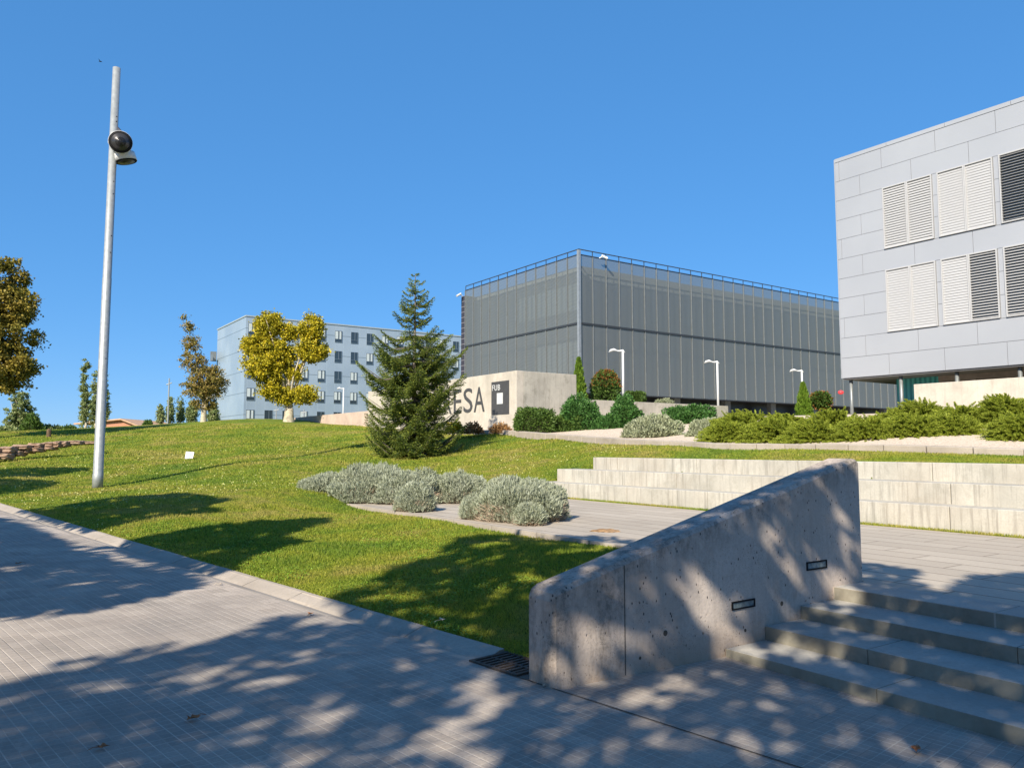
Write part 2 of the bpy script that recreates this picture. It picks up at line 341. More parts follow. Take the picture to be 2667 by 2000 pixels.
def ground_z(x, y):
    """lawn height, pushed under the pavements and the built pieces"""
    x = np.atleast_1d(x).ravel(); y = np.atleast_1d(y).ravel(); z = ter(x, y)
    a, b = toab(x, y)
    z = np.where(kside(x, y) < .02, np.minimum(z, zwalk(x, y) - .12), z)
    pl = (a < 12.5) & (b > 1.98) & (b < 7.45); z = np.where(pl, np.minimum(z, .33), z)
    z = np.where((a < .28) & (b < 2.0), np.minimum(z, -.35), z)
    for (bb, aa, zz) in ((7.05, 12.05, .76), (7.7, 11.95, 1.085), (8.35, 11.25, 1.39)):
        z = np.where((a < aa) & (b > bb - .05) & (b < bb + .8), np.minimum(z, zz - .02 + (b - bb) * .1 if bb > 8 else zz - .2), z)
    z = np.where((a < 11.2) & (b > 8.5) & (b < 9.6), np.maximum(z, 1.375), z)
    if GB is not None:      # under the gravel
        yk = np.interp(x, GB[0], GB[1], left=999); z = np.where((y > yk + .4) & ((x - sgO[0]) * V[0] + (y - sgO[1]) * V[1] < 14), z - .5, z)
    return z
ukp = [atd(3400, 1212, 12.5), atd(2667, 1191, 15.5), atd(2300, 1178, 17.6), atd(1900, 1172, 21), atd(1630, 1158, 25), atd(1450, 1143, 29.5), atd(1320, 1131, 34), atd(1165, 1129, 38)]
GB = (np.array([p[0] for p in ukp])[::-1], np.array([p[1] for p in ukp])[::-1])
def axis(lo, hi, step, far):
    c = np.arange(lo, hi + step / 2, step); e = hi + np.cumsum(step * 1.25 ** np.arange(1, 60)); e = e[e < far]
    e2 = lo - np.cumsum(step * 1.25 ** np.arange(1, 60)); e2 = e2[e2 > -far]; return np.concatenate([e2[::-1], c, e])
gxs, gys = axis(-34, 16, .2, 1500), axis(2, 62, .22, 1500)
GX, GY = np.meshgrid(gxs, gys); gz = ground_z(GX, GY)
nx, ny = len(gxs), len(gys); idx = np.arange(nx * ny).reshape(ny, nx)
fc = np.stack([idx[:-1, :-1], idx[:-1, 1:], idx[1:, 1:], idx[1:, :-1]], -1).reshape(-1, 4)
me = npmesh('lawn', np.stack([GX.ravel(), GY.ravel(), gz], 1), fc); tag(link('lawn', me, M_LAWN, smooth=True), kind='structure')

# pavement sheet
PV1, PV2 = atwalk(1000, 1665.6), atwalk(1500, 1835)
def kerb_pt(s_, off, dz=0): p = K2[:2] + KD * s_ + KN * off; return (p[0], p[1], zwalk(*p) + dz)
mbp = MB(); W = 40; sN = 60
vs = []
for s_ in np.linspace(-40, 80, sN):
    for o_ in (-.36, -3, -8, -W): vs.append(kerb_pt(s_, o_))
fs = [(i * 4 + j, i * 4 + j + 1, (i + 1) * 4 + j + 1, (i + 1) * 4 + j) for i in range(sN - 1) for j in range(3)]
mbp.add(vs, fs)
# the pavement in front of the steps (right of the wall)
c_ = [ab(.05, -1.95), ab(.05, .1), ab(-30, .1), ab(-30, -1.95)]
o_ = mbp.build('pavement', M_PAVE); tag(o_, kind='structure')
pm = MB(); pts_ = [kerb_pt(s, -.34, -.004) for s in np.linspace(.3, -40, 30)]
far_ = [(*ab(.1, -1.73), 0)] + [(*ab(.1, .05), 0)] + [(*ab(-a__, .05), 0) for a__ in np.linspace(.5, 45, 27)]
far_ = [(p[0], p[1], zwalk(p[0], p[1]) - .004) for p in far_]
near_ = [kerb_pt(0.12, -.34, -.004)] + [(kerb_pt(-i * 1.55, -.37, -.004)) for i in range(28)]
# strip between street paving edge and steps
vs = []; 
for i, p in enumerate(far_):
    q = near_[i]; vs += [q, ((q[0] + p[0]) / 2, (q[1] + p[1]) / 2, (q[2] + p[2]) / 2), p]
fs = [(3 * i + j, 3 * i + j + 1, 3 * i + j + 4, 3 * i + j + 3) for i in range(len(far_) - 1) for j in (0, 1)]
pm.add(vs, fs); tag(pm.build('pavement', M_PAVE), kind='structure')
# thin dark joint along the pavement edge
jm = MB(); jm.add([kerb_pt(-.2, -.372, .004), kerb_pt(-.2, -.36, .004), kerb_pt(-9, -.36, .004), kerb_pt(-9, -.372, .004)], [(0, 1, 2, 3)])
M_TWIGJ = flat('dark_joint', (.07, .06, .05), .9)
tag(jm.build('pavement_joint', M_TWIGJ), kind='structure')
# kerb with gutter
km = MB(); s_ = .0
while s_ < 45:
    L_ = .98; prof = [(-.36, -.01), (-.3, -.012), (-.2, -.035), (-.15, -.016), (-.04, .018), (-.02, .026), (.03, .028), (.05, -.2), (-.36, -.2)]
    r0 = [kerb_pt(s_ + .006, o, z) for o, z in prof]; r1 = [kerb_pt(s_ + L_ - .006, o + random.uniform(-.012, .012), z) for o, z in prof]
    n = len(prof); km.add(r0 + r1, [(i, (i + 1) % n, n + (i + 1) % n, n + i) for i in range(n)] + [tuple(range(n))[::-1], tuple(range(n, 2 * n))]); s_ += L_
tag(km.build('kerb', M_KERB), kind='structure')
# drain grate
dg = empty('drain_grate', kerb_pt(-.2, -.15, .01), 'rusty slotted iron drain grate at the foot of the sloping wall', 'drain grate')
fm = MB(); 
def kb(mb_, s0, s1, o0, o1, z0, z1): mb_.hexa([kerb_pt(a, b, z0) for a, b in ((s0, o0), (s1, o0), (s1, o1), (s0, o1))], [kerb_pt(a, b, z1) for a, b in ((s0, o0), (s1, o0), (s1, o1), (s0, o1))])
kb(fm, -.50, -.01, -.36, -.33, -.1, .012); kb(fm, -.50, -.01, .02, .05, -.1, .012); kb(fm, -.50, -.47, -.33, .02, -.1, .012); kb(fm, -.04, -.01, -.33, .02, -.1, .012)
kb(fm, -.47, -.04, -.165, -.145, -.1, .008); fm.build('grate_frame', flat('rusty_iron', (.10, .075, .06), .8, .3, .3, .3), dg)
bm_ = MB()
for i in range(8): kb(bm_, -.44 + i * .052, -.418 + i * .052, -.33, -.165, -.1, .006); kb(bm_, -.44 + i * .052, -.418 + i * .052, -.145, .02, -.1, .006)
bm_.build('grate_bars', bpy.data.materials['rusty_iron'], dg)
pit = MB(); kb(pit, -.47, -.04, -.33, .02, -.2, -.06); pit.build('pit', M_BLACK, dg)

# plaza
pz = MB(); pz.uv(-30, .0, 1.489, 7.05, -.4, .39); pz.uv(.0, .28, 1.995, 7.05, -.4, .39); pz.uv(.28, 12.2, 2.0, 7.05, -.4, .39)
tag(pz.build('plaza', M_SLAB), kind='structure')
ed = MB(); a_ = .3
while a_ < 12: ed.uv(a_, min(a_ + 1.18, 12.2), 2.0 - .09, 2.0 - .003, .0, .397); a_ += 1.2
tag(ed.build('plaza_edging', M_KERB, bevel=.006), kind='structure')
# steps
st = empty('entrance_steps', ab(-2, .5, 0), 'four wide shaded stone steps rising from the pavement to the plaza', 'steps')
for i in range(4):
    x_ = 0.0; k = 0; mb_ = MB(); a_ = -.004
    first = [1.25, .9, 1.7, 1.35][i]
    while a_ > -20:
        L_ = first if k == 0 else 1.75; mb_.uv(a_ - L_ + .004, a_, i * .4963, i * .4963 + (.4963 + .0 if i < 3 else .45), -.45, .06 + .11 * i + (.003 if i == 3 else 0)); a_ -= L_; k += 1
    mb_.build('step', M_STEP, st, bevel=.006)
# benches
bn = empty('seating_terrace', ab(6, 7.5, .39), 'three long tiers of streaked pale concrete seating along the plaza', 'seating terrace')
for (b0, al, z0, z1, ln) in ((7.05 + .13, 12.05, .1, .76, 2.35), (7.7, 11.95, .3, 1.085, 2.9), (8.35, 11.25, .5, 1.39, 2.6)):
    mb_ = MB(); a_ = al; first = ln * random.uniform(.3, .7); k = 0
    while a_ > -22:
        L_ = first if k == 0 else ln; mb_.uv(a_ - L_ + .012, a_, b0, b0 + (.66 if b0 < 8 else .28), z0, z1 + random.uniform(-.0015, .0015)); a_ -= L_; k += 1
    mb_.build('tier', M_BENCH, bn, bevel=.008, seg=1)
gs = MB(); gs.uv(-25, 12.1, 7.05, 7.175, .2, .395); tag(gs.build('soil_strip', M_LAWN), kind='structure')

# sloping wall (profile along b, rounded upper edges)
ww = empty('sloping_wall', ab(.14, 0, 0), 'thick pitted concrete wall sloping up beside the entrance steps', 'concrete wall')
bm = bmesh.new(); prof = [(-1.731, -.3), (-1.731, .64), (-1.69, .685), (1.86, 1.535), (1.93, 1.55), (1.99, 1.52), (1.99, -.3)]
ringA = [bm.verts.new(ab(0, b, z)) for b, z in prof]; ringB = [bm.verts.new(ab(.3, b, z)) for b, z in prof]
bm.faces.new(ringA); bm.faces.new(ringB[::-1]); n = len(prof)
for i in range(n): bm.faces.new((ringA[i], ringB[i], ringB[(i + 1) % n], ringA[(i + 1) % n]))
bmesh.ops.recalc_face_normals(bm, faces=bm.faces)
ed_ = [e for e in bm.edges if not (min(e.verts[0].co.z, e.verts[1].co.z) < -.29 and max(e.verts[0].co.z, e.verts[1].co.z) < -.2)]
bmesh.ops.bevel(bm, geom=ed_, offset=.03, segments=1, affect='EDGES', profile=.5, clamp_overlap=True)
me = bpy.data.meshes.new('wall_body'); bm.to_mesh(me); bm.free(); wb = link('wall_body', me, M_WALL, ww)
# formwork joint as a fine groove strip + recessed lights
jm = MB(); jm.uv(-.0015, .0, -1.08, -1.072, .03, .80); jm.build('joint', M_TWIGJ, ww)
for (bc_, zc) in ((.43, .66), (1.23, .81)):
    pass
def wallpt(u_, v_):        # pixel on the wall's face (a=0)
    r = ray(u_, v_)[:2]; nrm = U; t = ((np.array([OX, OY])) @ nrm) / (r @ nrm); z = H + ray(u_, v_)[2] * t; p = r * t; return toab(p[0], p[1])[1], z
for (ul, ur, vt, vb) in ((1905, 1965, 1562, 1584), (2100, 2152, 1460, 1482)):
    b0, z0 = wallpt(ul, (vt + vb) / 2 + 4); b1, z1 = wallpt(ur, (vt + vb) / 2 - 4); _, zt = wallpt((ul + ur) / 2, vt); _, zb = wallpt((ul + ur) / 2, vb)
    p = ab(0, (b0 + b1) / 2, (zt + zb) / 2)
    e = bpy.data.objects.new('recessed_light', None); COL.objects.link(e); e.parent = ww; e.location = tuple(np.array(p) - np.array(ww.location))
    fr = MB(); t_ = .012
    for (x0, x1, y0, y1) in ((b0, b1, zt - t_, zt), (b0, b1, zb, zb + t_), (b0, b0 + t_, zb + t_, zt - t_), (b1 - t_, b1, zb + t_, zt - t_)): fr.uv(-.010, .004, x0, x1, y0, y1)
    f_ = fr.build('frame', M_BLACK, loc=(0, 0, 0)); f_.parent = e; f_.location = tuple(-np.array(p))
    gl = MB(); gl.uv(-.003, .002, b0 + t_, b1 - t_, zb + t_, zt - t_); g_ = gl.build('glass', flat('frosted_glass', (.16, .2, .21), .25, 0, .6, .3, 30), loc=(0, 0, 0)); g_.parent = e; g_.location = tuple(-np.array(p))

for (u_, v_, r_) in ((1733, 1648, .022), (1941, 1641, .014), (2036, 1571, .02), (1667, 1713, .012), (2188, 1510, .008)):
    b_, z_ = wallpt(u_, v_); m_ = MB(); c_ = ab(0, b_, z_); m_.tube([c_ + [*(U * .02), 0], c_ + [*(-U * .0015), 0]], r_, 10); m_.build('tie_hole_disc', M_TWIGJ, ww)  # flat dark discs; the shade inside the holes is put in their colour
# ------------------------------------------------------------------ upper kerb and gravel bed
uk = MB(); seg_ = []
for i in range(len(ukp) - 1):
    p, q = ukp[i], ukp[i + 1]; m_ = int(np.linalg.norm(q - p) / 1.0) + 1
    for k in range(m_): seg_.append(p + (q - p) * k / m_)
seg_.append(ukp[-1])
for i in range(len(seg_) - 1):
    p, q = seg_[i], seg_[i + 1]; d = (q - p)[:2]; d /= np.linalg.norm(d); nn = np.array([d[1], -d[0]]); p2, q2 = p[:2] + d * .01, q[:2] - d * .01
    j = [random.uniform(-.008, .008) for _ in range(2)]
    zt0, zt1 = p[2] + .17 + j[0], q[2] + .17 + j[0]
    uk.hexa([(*p2, p[2] - .3), (*q2, q[2] - .3), (*(q2 + nn * .28), q[2] - .3), (*(p2 + nn * .28), p[2] - .3)], [(*p2, zt0), (*q2, zt1), (*(q2 + nn * .28), zt1 + .01), (*(p2 + nn * .28), zt0 + .01)])
tag(uk.build('kerb', M_KERB, bevel=.015, seg=1), kind='structure')
# gravel: grid between kerb line and the walls behind
gvv = []; nb = 30
for p in seg_:
    d = np.array([V[0], V[1]])
    for k in range(nb): q = p[:2] + np.array([.08, .14]) + d * (k / (nb - 1)) ** 1.2 * 14; gvv.append((q[0], q[1], 0))
gvv = np.array(gvv); gz2 = ter(gvv[:, 0], gvv[:, 1]) + .05
pz_ = np.repeat([p[2] for p in seg_], nb); kk = np.tile(np.arange(nb), len(seg_)); f_ = np.clip(1 - kk / 8, 0, 1)
gvv[:, 2] = f_ * (pz_ + .14) + (1 - f_) * gz2; idx = np.arange(len(gvv)).reshape(len(seg_), nb)
fc = np.stack([idx[:-1, :-1], idx[1:, :-1], idx[1:, 1:], idx[:-1, 1:]], -1).reshape(-1, 4)
tag(link('gravel_bed', npmesh('gravel_bed', gvv, fc), M_GRAVEL, smooth=True), kind='structure')

# ------------------------------------------------------------------ sign wall
def wallbox(o, a0, a1, b0, b1, z0, z1): m = MB(); m.box(o, U, V, a0, a1, b0, b1, z0, z1); return m
sw = empty('sign_wall', (*sg(5), 2.3), 'high board-marked concrete wall carrying the big dark lettering and square logo', 'sign wall')
wm = MB(); wm.box(sgO, U, V, .35, 16.2, 0, .4, 1.5, 5.15); wm.box(sgO, U, V, 0, .345, 0, .395, 1.5, 5.152); wm.build('front_wall', M_SIGNW, sw, bevel=.012, seg=1)
wm = MB(); wm.box(sgO, U, V, 0.002, .35, .41, 3.55, 1.5, 5.148); wm.build('side_wall', M_SIGNR, sw, bevel=.012, seg=1)
def text_mesh(txt, parent, m, name, o, e1, z, w_, h_, off):
    """text standing on a vertical plane: o = xy of left end, e1 = reading direction"""
    cu = bpy.data.curves.new('t', 'FONT'); cu.body = txt; cu.extrude = .01; cu.resolution_u = 4; cu.space_character = 1.12
    to = bpy.data.objects.new('t', cu); COL.objects.link(to); dg_ = bpy.context.evaluated_depsgraph_get(); me = bpy.data.meshes.new_from_object(to.evaluated_get(dg_))
    bpy.data.objects.remove(to); n = len(me.vertices); c = np.zeros(n * 3); me.vertices.foreach_get('co', c); c = c.reshape(-1, 3)
    mn, mx_ = c.min(0), c.max(0); x = (c[:, 0] - mn[0]) / (mx_[0] - mn[0]) * w_; y = (c[:, 1] - mn[1]) / (mx_[1] - mn[1]) * h_; dep = c[:, 2]
    e1 = np.array(e1); nn = np.array([e1[1], -e1[0]])
    out = np.stack([o[0] + e1[0] * x + nn[0] * (off + dep), o[1] + e1[1] * x + nn[1] * (off + dep), z + y], 1)
    me.vertices.foreach_set('co', out.ravel()); me.update(); me.materials.clear(); return link(name, me, m, parent)
M_INK = flat('dark_grey_paint', (.06, .06, .065), .6)
pos_t = {'A': (3.61, 2.67), 'S': (4.6, 3.76), 'E': (5.5, 4.82)}
tt = 6.55; lw, gp = .78, .26
lets = [('A', 3.63, .96), ('S', 4.62, .86), ('E', 5.58, .76), ('R', 6.62, .82), ('N', 7.72, .82), ('A', 8.86, .96), ('M', 10.2, .98)]
for ch, tl, wd in lets:
    o = sg(tl) - V * .0; text_mesh(ch, sw, M_INK, 'letter', o, -U, 3.38, wd, 1.22, .012)
lg = MB(); lg.box(sgO, U, V, .57, 2.06, -.012, -.001, 3.18, 4.75); lp = lg.build('logo_plate', M_INK, sw)
lw_ = MB(); lw_.box(sgO, U, V, 1.08, 1.58, -.02, -.0125, 3.68, 4.2)
text_mesh('FUB', sw, M_WHITE, 'logo_lettering', sg(1.97), -U, 4.33, .66, .27, .014)
lw_.build('logo_square', M_WHITE, sw)
lo = MB(); lo.box(sgO, U, V, 16.21, 31, .0, .35, 2.0, 3.93)
tag(lo.build('low_wall', M_PINK, bevel=.01, seg=1), 'low pinkish concrete wall running along the top of the lawn behind the fir', 'wall')
bw = sgO + V * 3.6
lo = MB(); lo.box(bw, U, V, 0, .3, .02, 11, 1.6, 3.97); tag(lo.build('retaining_wall', M_SIGNR, bevel=.01, seg=1), 'low grey concrete retaining wall behind the ivy mounds and grey shrubs', 'wall')
# terrace behind (above eye level)
tm = MB(); tm.add([(*(bw + U * .05 + V * -3), 3.6), (*(bw + V * 60), 3.6), (*(bw + V * 60 + U * 60), 3.6), (*(bw + U * 60), 3.6)], [(0, 1, 2, 3)])
tag(tm.build('terrace', M_KERB), kind='structure')

# ------------------------------------------------------------------ dark building with mesh screens
DB = np.array([.0883 * 48, 48.0])
db = empty('mesh_clad_building', (*DB, 3.6), 'large dark grey building clad in two tiers of perforated metal mesh', 'building')
def mesh_mat():
    m = NT('mesh_screen', .5, .55, .4); x, y, z = m.xyz(m.pos())
    h_ = m.math('ADD', x, m.math('MULTIPLY', y, 1.0)); s1 = m.math('SINE', m.math('MULTIPLY', m.math('ADD', m.math('ADD', h_, m.math('MULTIPLY', z, .9)), m.math('MULTIPLY', m.noise(.5, 2), .8)), 31))
    c = m.mix(m.math('MULTIPLY_ADD', s1, .25, .45), (.20, .22, .222), (.24, .26, .262)); m.col(c)
    tp = m.n('ShaderNodeBsdfTransparent'); mx = m.n('ShaderNodeMixShader'); m.put(mx.inputs[0], .23)
    m.t.links.new(m.b.outputs[0], mx.inputs[1]); m.t.links.new(tp.outputs[0], mx.inputs[2]); m.t.links.new(mx.outputs[0], m.t.nodes['Material Output'].inputs[0]); return m.m
M_MESH = mesh_mat()
M_FIN = flat('grey_fin', (.21, .225, .23), .45, .4, .4)
M_INN = flat('inner_wall', (.2, .22, .22), .8)
M_CURT = flat('curtained_window', (.5, .58, .57), .4, 0, .5, .1)
ZB, ZM, ZT = 5.1, 9.46, 13.83
PW = 1.148
mull_mesh = None
def side(o, e1, e2, ncol, label):     # e1 along the face, e2 into the building
    rz = math.atan2(e1[1], e1[0])
    base = []
    for (z0, z1) in ((ZB, ZM - .06), (ZM + .06, ZT)):
        m_ = MB(); m_.add([(.06, 0, z0), (PW - .06, 0, z0), (PW - .06, 0, z1), (.06, 0, z1)], [(0, 1, 2, 3)]); base.append(m_.mesh('mesh_panel'))
        base[-1].materials.append(M_MESH)
    f_ = MB(); f_.hexa([(-.025, -.05, ZB), (.025, -.05, ZB), (.025, .06, ZB), (-.025, .06, ZB)], [(-.025, -.05, ZT), (.025, -.05, ZT), (.025, .06, ZT), (-.025, .06, ZT)])
    fm_ = f_.mesh('mullion'); fm_.materials.append(M_FIN)
    for i in range(ncol + 1):
        p = np.array([*(o + e1 * PW * i), 0]) - np.array([DB[0], DB[1], 3.6])
        q = link('mullion', fm_, None, db, loc=tuple(p)); q.rotation_euler = (0, 0, rz)
        if i < ncol:
            for b_ in base: q = link('mesh_panel', b_, None, db, loc=tuple(p)); q.rotation_euler = (0, 0, rz)
    L_ = ncol * PW
    hm = MB(); hm.box(o, e1, e2, 0, L_, -.06, .05, ZM - .07, ZM + .05); hm.box(o, e1, e2, 0, L_, -.03, .05, ZT, ZT + .05); hm.box(o, e1, e2, 0, L_, .0, .05, ZB - .06, ZB); hm.build('rail_beam', M_DARKM, db)
    rl = MB(); rl.box(o, e1, e2, 0, L_, .0, .06, 14.17, 14.22)
    for i in range(ncol + 1): rl.box(o, e1, e2, i * PW - .02, i * PW + .02, .0, .04, ZT + .05, 14.17)
    rl.build('roof_railing', M_DARKM, db)
NR, NL = 40, 12
side(DB, V, U, NR, ''); side(DB, U, V, NL, '')
cp_ = MB(); cp_.box(DB, U, V, -.12, .06, -.12, .06, ZB, 14.12); cp_.build('corner_post', flat('corner_steel', (.34, .36, .37), .4, .5), db)
inn = MB(); inn.box(DB, U, V, .95, NL * PW - .2, .95, NR * PW, ZB + .1, 13.42); inn.build('inner_wall', M_INN, db)
gf_ = MB(); gf_.box(DB, U, V, 2.2, NL * PW - .2, 2.2, NR * PW, 3.3, ZB + .1); gf_.build('ground_floor', flat('painted_shade_floor', (.02, .022, .026), .3, 0, .5), db)  # near-black colour carries the shade under the overhanging facade
sf = MB(); sf.box(DB, U, V, .1, NL * PW, .1, NR * PW, ZB - .02, ZB + .09); sf.build('soffit', M_DARKM, db)
for i in range(8): q = MB(); q.box(DB, U, V, .9, 1.3, 4 + i * 5.4, 4.6 + i * 5.4, 3.3, ZB - .02); q.build('pillar', M_INN, db)
# curtained windows seen through the screens: lit left face
for k, (z0, z1) in enumerate(((ZB + 1.5, ZM - .9), (ZM + 1.1, ZT - 1.5))):
    for i in range(6 if k else 4):
        for j in (0, 1):
            a0 = 1.35 + i * 1.12 + j * .5; wq = MB(); wq.box(DB, U, V, a0, a0 + .36, .91, .945, z0, z1); wq.build('window', M_CURT, db)
fw = MB()
for i in range(24): fw.box(DB, U, V, .91, .945, 2 + i * 1.72, 2 + i * 1.72 + (.3, .7)[i % 2], ZM + .9, ZT - 1.2)
for i in range(14): fw.box(DB, U, V, .91, .945, 3 + i * 3.1, 3.4 + i * 3.1, ZB + 1.4, ZM - 1)
fw.build('window_strip', flat('tinted_window', (.2, .25, .29), .2, 0, .6), db)
for (z) in (ZB + 3.3, ZT - 1.35, ZT-.75): q = MB(); q.box(DB, U, V, 1.2, NL * PW - .3, .925, .946, z, z + .07); q.build('ledge', flat('ledge_grey', (.3, .32, .32)), db)
ew = MB(); ew.box(DB + U * NL * PW, U, V, 0, .55, -.05, 8, 3.0, 13.45)
mt = NT('black_tiles', .6, 0, .4); x, y, z = mt.xyz(mt.pos()); e = mt.ramp(mt.math('ABSOLUTE', mt.math('SUBTRACT', mt.math('FRACT', mt.math('DIVIDE', z, .42)), .5)), [(.42, 0.), (.47, 1.)])
mt.col(mt.mix(mt.math('MULTIPLY', e, .6), (.035, .033, .045), (.3, .28, .3))); ew.build('end_wall', mt.m, db)
def cctv(p, direction, label):
    e = empty('security_camera', p, label, 'security camera'); d = np.array(direction); d = d / np.linalg.norm(d); p = np.array(p)
    m = MB(); m.tube([p, p + d * .4 + np.array([0, 0, -.12])], .08, 10); m.build('camera_body', M_WHITE, e); m = MB(); m.tube([p + d * .1 - [0, 0, .04], p - d * .15 - [0, 0, .2]], .04, 8); m.build('bracket', M_WHITE, e)
cctv(np.array([*(DB + V * 1.6 - U * .35), 13.93]), (U[0] * -.6 + V[0] * .7, U[1] * -.6 + V[1] * .7, -.2), 'white security camera on the screen near the mesh building front corner')
cctv(np.array([*(DB + U * (NL * PW + .2) - V * .3), 13.6]), (-V[0], -V[1], -.3), 'small white security camera on top of the black tiled end wall')

# ------------------------------------------------------------------ right grey building
RB = np.array([.4316 * 33, 33.0]); E = -U   # e along facade towards the camera, V into building
gb = empty('grey_panel_building', (*RB, 3), 'pale grey metal panelled block with louvred windows raised on thin columns', 'building')
mp_ = NT('grey_panels', .42, .15, .5); mp_.col(mp_.mix(mp_.ramp(mp_.noise(.35, 3), [(.3, 0.), (.7, 1.)]), (.33, .345, .38), (.36, .375, .41))); M_PAN = mp_.m
M_LOUV = flat('louvre_white', (.42, .42, .43), .45, .1, .4, .02)
z0b, R_ = 4.60, .8645; LEN = 22.5
rows = []
def zrow(i): return 14.11 - i * R_      # top of row i (0 = top row)
A_ = [.19] + [2.1 + 2.2 * k for k in range(10)]; B_ = [1.12 + 2.2 * k for k in range(10)]; C_ = [2.1 + 2.2 * k for k in range(10)]
pb = MB(); g = .007
def row(i, joints, t0=0, t1=LEN):
    js = [t0] + [j for j in joints if t0 + .05 < j < t1 - .05] + [t1]
    for x0, x1 in zip(js[:-1], js[1:]): pb.box(RB, E, V, x0 + g, x1 - g, -.04, -.005, zrow(i + 1) + g, zrow(i) - g)
row(0, A_); row(1, B_); row(5, B_); row(9, B_); row(10, C_)
row(2, [], 0, 2.09); row(3, [1.12], 0, 2.09); row(4, [.19], 0, 2.09); row(6, [], 0, 2.09); row(7, [1.12], 0, 2.09); row(8, [.19], 0, 2.09)
for k in range(9):
    for i in (2, 3, 4, 6, 7, 8): row(i, [], 4.13 + 2.22 * k, 4.31 + 2.22 * k)
jj = 0.
while jj < LEN: pb.box(RB, E, V, jj + g, min(jj + 2.35, LEN) - g, -.06, .2, zrow(0) + .0, zrow(0) + .16); jj += 2.35
pb.build('wall_panels', M_PAN, gb)
bk = MB(); bk.box(RB, E, V, .01, LEN, .0, .3, z0b + .03, 14.15); bk.build('backing_wall', flat('joint_backing', (.13, .14, .15), .8), gb)  # dark backing that shows between the panels
bk = MB(); bk.box(RB, E, V, .01, LEN, .3, 14, z0b + .2, 14.1); bk.build('block', M_PAN, gb)
sd = MB(); sd.box(RB, E, V, -.04, .0, -.04, 14, z0b, 14.26); sd.build('end_wall', M_PAN, gb)
def louver_mesh(opening):
    m = MB(); zt, zb = 0, -3 * R_ + .02; wd = 1.0; n = 24
    for (x0, x1, a, b) in ((0, .045, zb, zt), (wd - .045, wd, zb, zt), (.045, wd - .045, zt - .045, zt), (.045, wd - .045, zb, zb + .045)):
        m.hexa([(x0, -.1, a), (x1, -.1, a), (x1, 0, a), (x0, 0, a)], [(x0, -.1, b), (x1, -.1, b), (x1, 0, b), (x0, 0, b)])
    st_ = (zt - zb - .09) / n
    for i in range(n):
        z = zb + .045 + st_ * (i + .5); an = opening; h = st_ * .55; dy, dz = math.cos(an) * h, math.sin(an) * h
        m.hexa([(.045, -.05 - dy, z - dz - .006), (wd - .045, -.05 - dy, z - dz - .006), (wd - .045, -.05 + dy, z + dz - .006), (.045, -.05 + dy, z + dz - .006)],
               [(.045, -.05 - dy, z - dz + .006), (wd - .045, -.05 - dy, z - dz + .006), (wd - .045, -.05 + dy, z + dz + .006), (.045, -.05 + dy, z + dz + .006)])
    me = m.mesh('louvre_shutter'); me.materials.append(M_LOUV); return me
LM = [louver_mesh(math.radians(a)) for a in (76, 64, 30, 14)]
pat = {(0, 0): (1, 1), (0, 1): (0, 0), (0, 2): (3, 3), (1, 0): (0, 0), (1, 1): (0, 2), (1, 2): (2, 2)}
for k in range(8):
    for r_, i0 in ((0, 2), (1, 6)):
        for j in (0, 1):
            x = 2.11 + 2.22 * k + j * 1.01; p = np.array([*(RB + E * x - V * .0), zrow(i0)]) - np.array([*RB, 3])
            q = link('louvre_shutter', LM[pat.get((r_, k), (1, 1))[j]], None, gb, loc=tuple(p)); q.rotation_euler = (0, 0, math.atan2(E[1], E[0]))
bk = MB()
for k in range(8):
    for i0 in (2, 6): bk.box(RB, E, V, 2.12 + 2.22 * k, 4.12 + 2.22 * k, -.012, -.004, zrow(i0 + 3) + .03, zrow(i0) - .03)
bk.build('window_glass', M_GLASS, gb)
for k in range(9):
    t_ = .22 + 2.18 * k; p = RB + E * t_ + V * .25; m = MB(); m.tube([(*p, 2.2), (*p, z0b + .05)], .075, 10); m.build('column', M_FIN, gb, smooth=True)
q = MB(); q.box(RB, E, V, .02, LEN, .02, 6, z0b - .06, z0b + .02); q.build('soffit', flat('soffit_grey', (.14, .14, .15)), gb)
# recessed ground floor : teal profiled glass, then brown framed glazing
mtl = NT('teal_glass', .25, 0, .5); x, y, z = mtl.xyz(mtl.map(mtl.pos(), (1, 1, 1), (0, 0, -math.atan2(E[1], E[0])))); rb_ = mtl.math('SINE', mtl.math('MULTIPLY', x, 31))
mtl.col(mtl.mix(mtl.math('MULTIPLY_ADD', rb_, .5, .5), (.02, .17, .18), (.07, .36, .36))); mtl.bump(rb_, .5, .02)
def on_rb(u_, b_):           # facade coordinate of an image column at depth offset b_ behind the facade
    k_ = (u_ - CX) / F / cp * 1.0; o = RB + V * b_; return (k_ * o[1] - o[0]) / (E[0] - k_ * E[1])
t0, t1 = on_rb(2335, 1.6), on_rb(2446, 1.6)
q = MB(); q.box(RB, E, V, t0, t1, 1.6, 1.9, 2.4, z0b); q.build('teal_glass_wall', mtl.m, gb)
q = MB(); q.box(RB, E, V, t1, LEN, 1.75, 1.9, 2.4, z0b); q.build('ground_floor_glass', flat('brown_glass', (.09, .075, .06), .3, 0, .5), gb)
q = MB(); q.box(RB, E, V, t1, LEN, 1.55, 1.74, z0b - .28, z0b)
for k in range(14): q.box(RB, E, V, t1 + .0 + k * 1.25, t1 + .16 + k * 1.25, 1.6, 1.745, 2.4, z0b - .28)
q.build('window_frame', flat('brown_frame', (.22, .19, .17)), gb)
q = MB(); q.box(RB, E, V, t0 - .05, LEN, 1.91, 7, 2.4, z0b); q.build('core', M_DARKM, gb)
cw = np.array([(2386 - CX) / 2010 * 28, 28.]); q = MB(); q.box(cw, E, V, 0, 14, 0, .3, 1.8, 3.94)
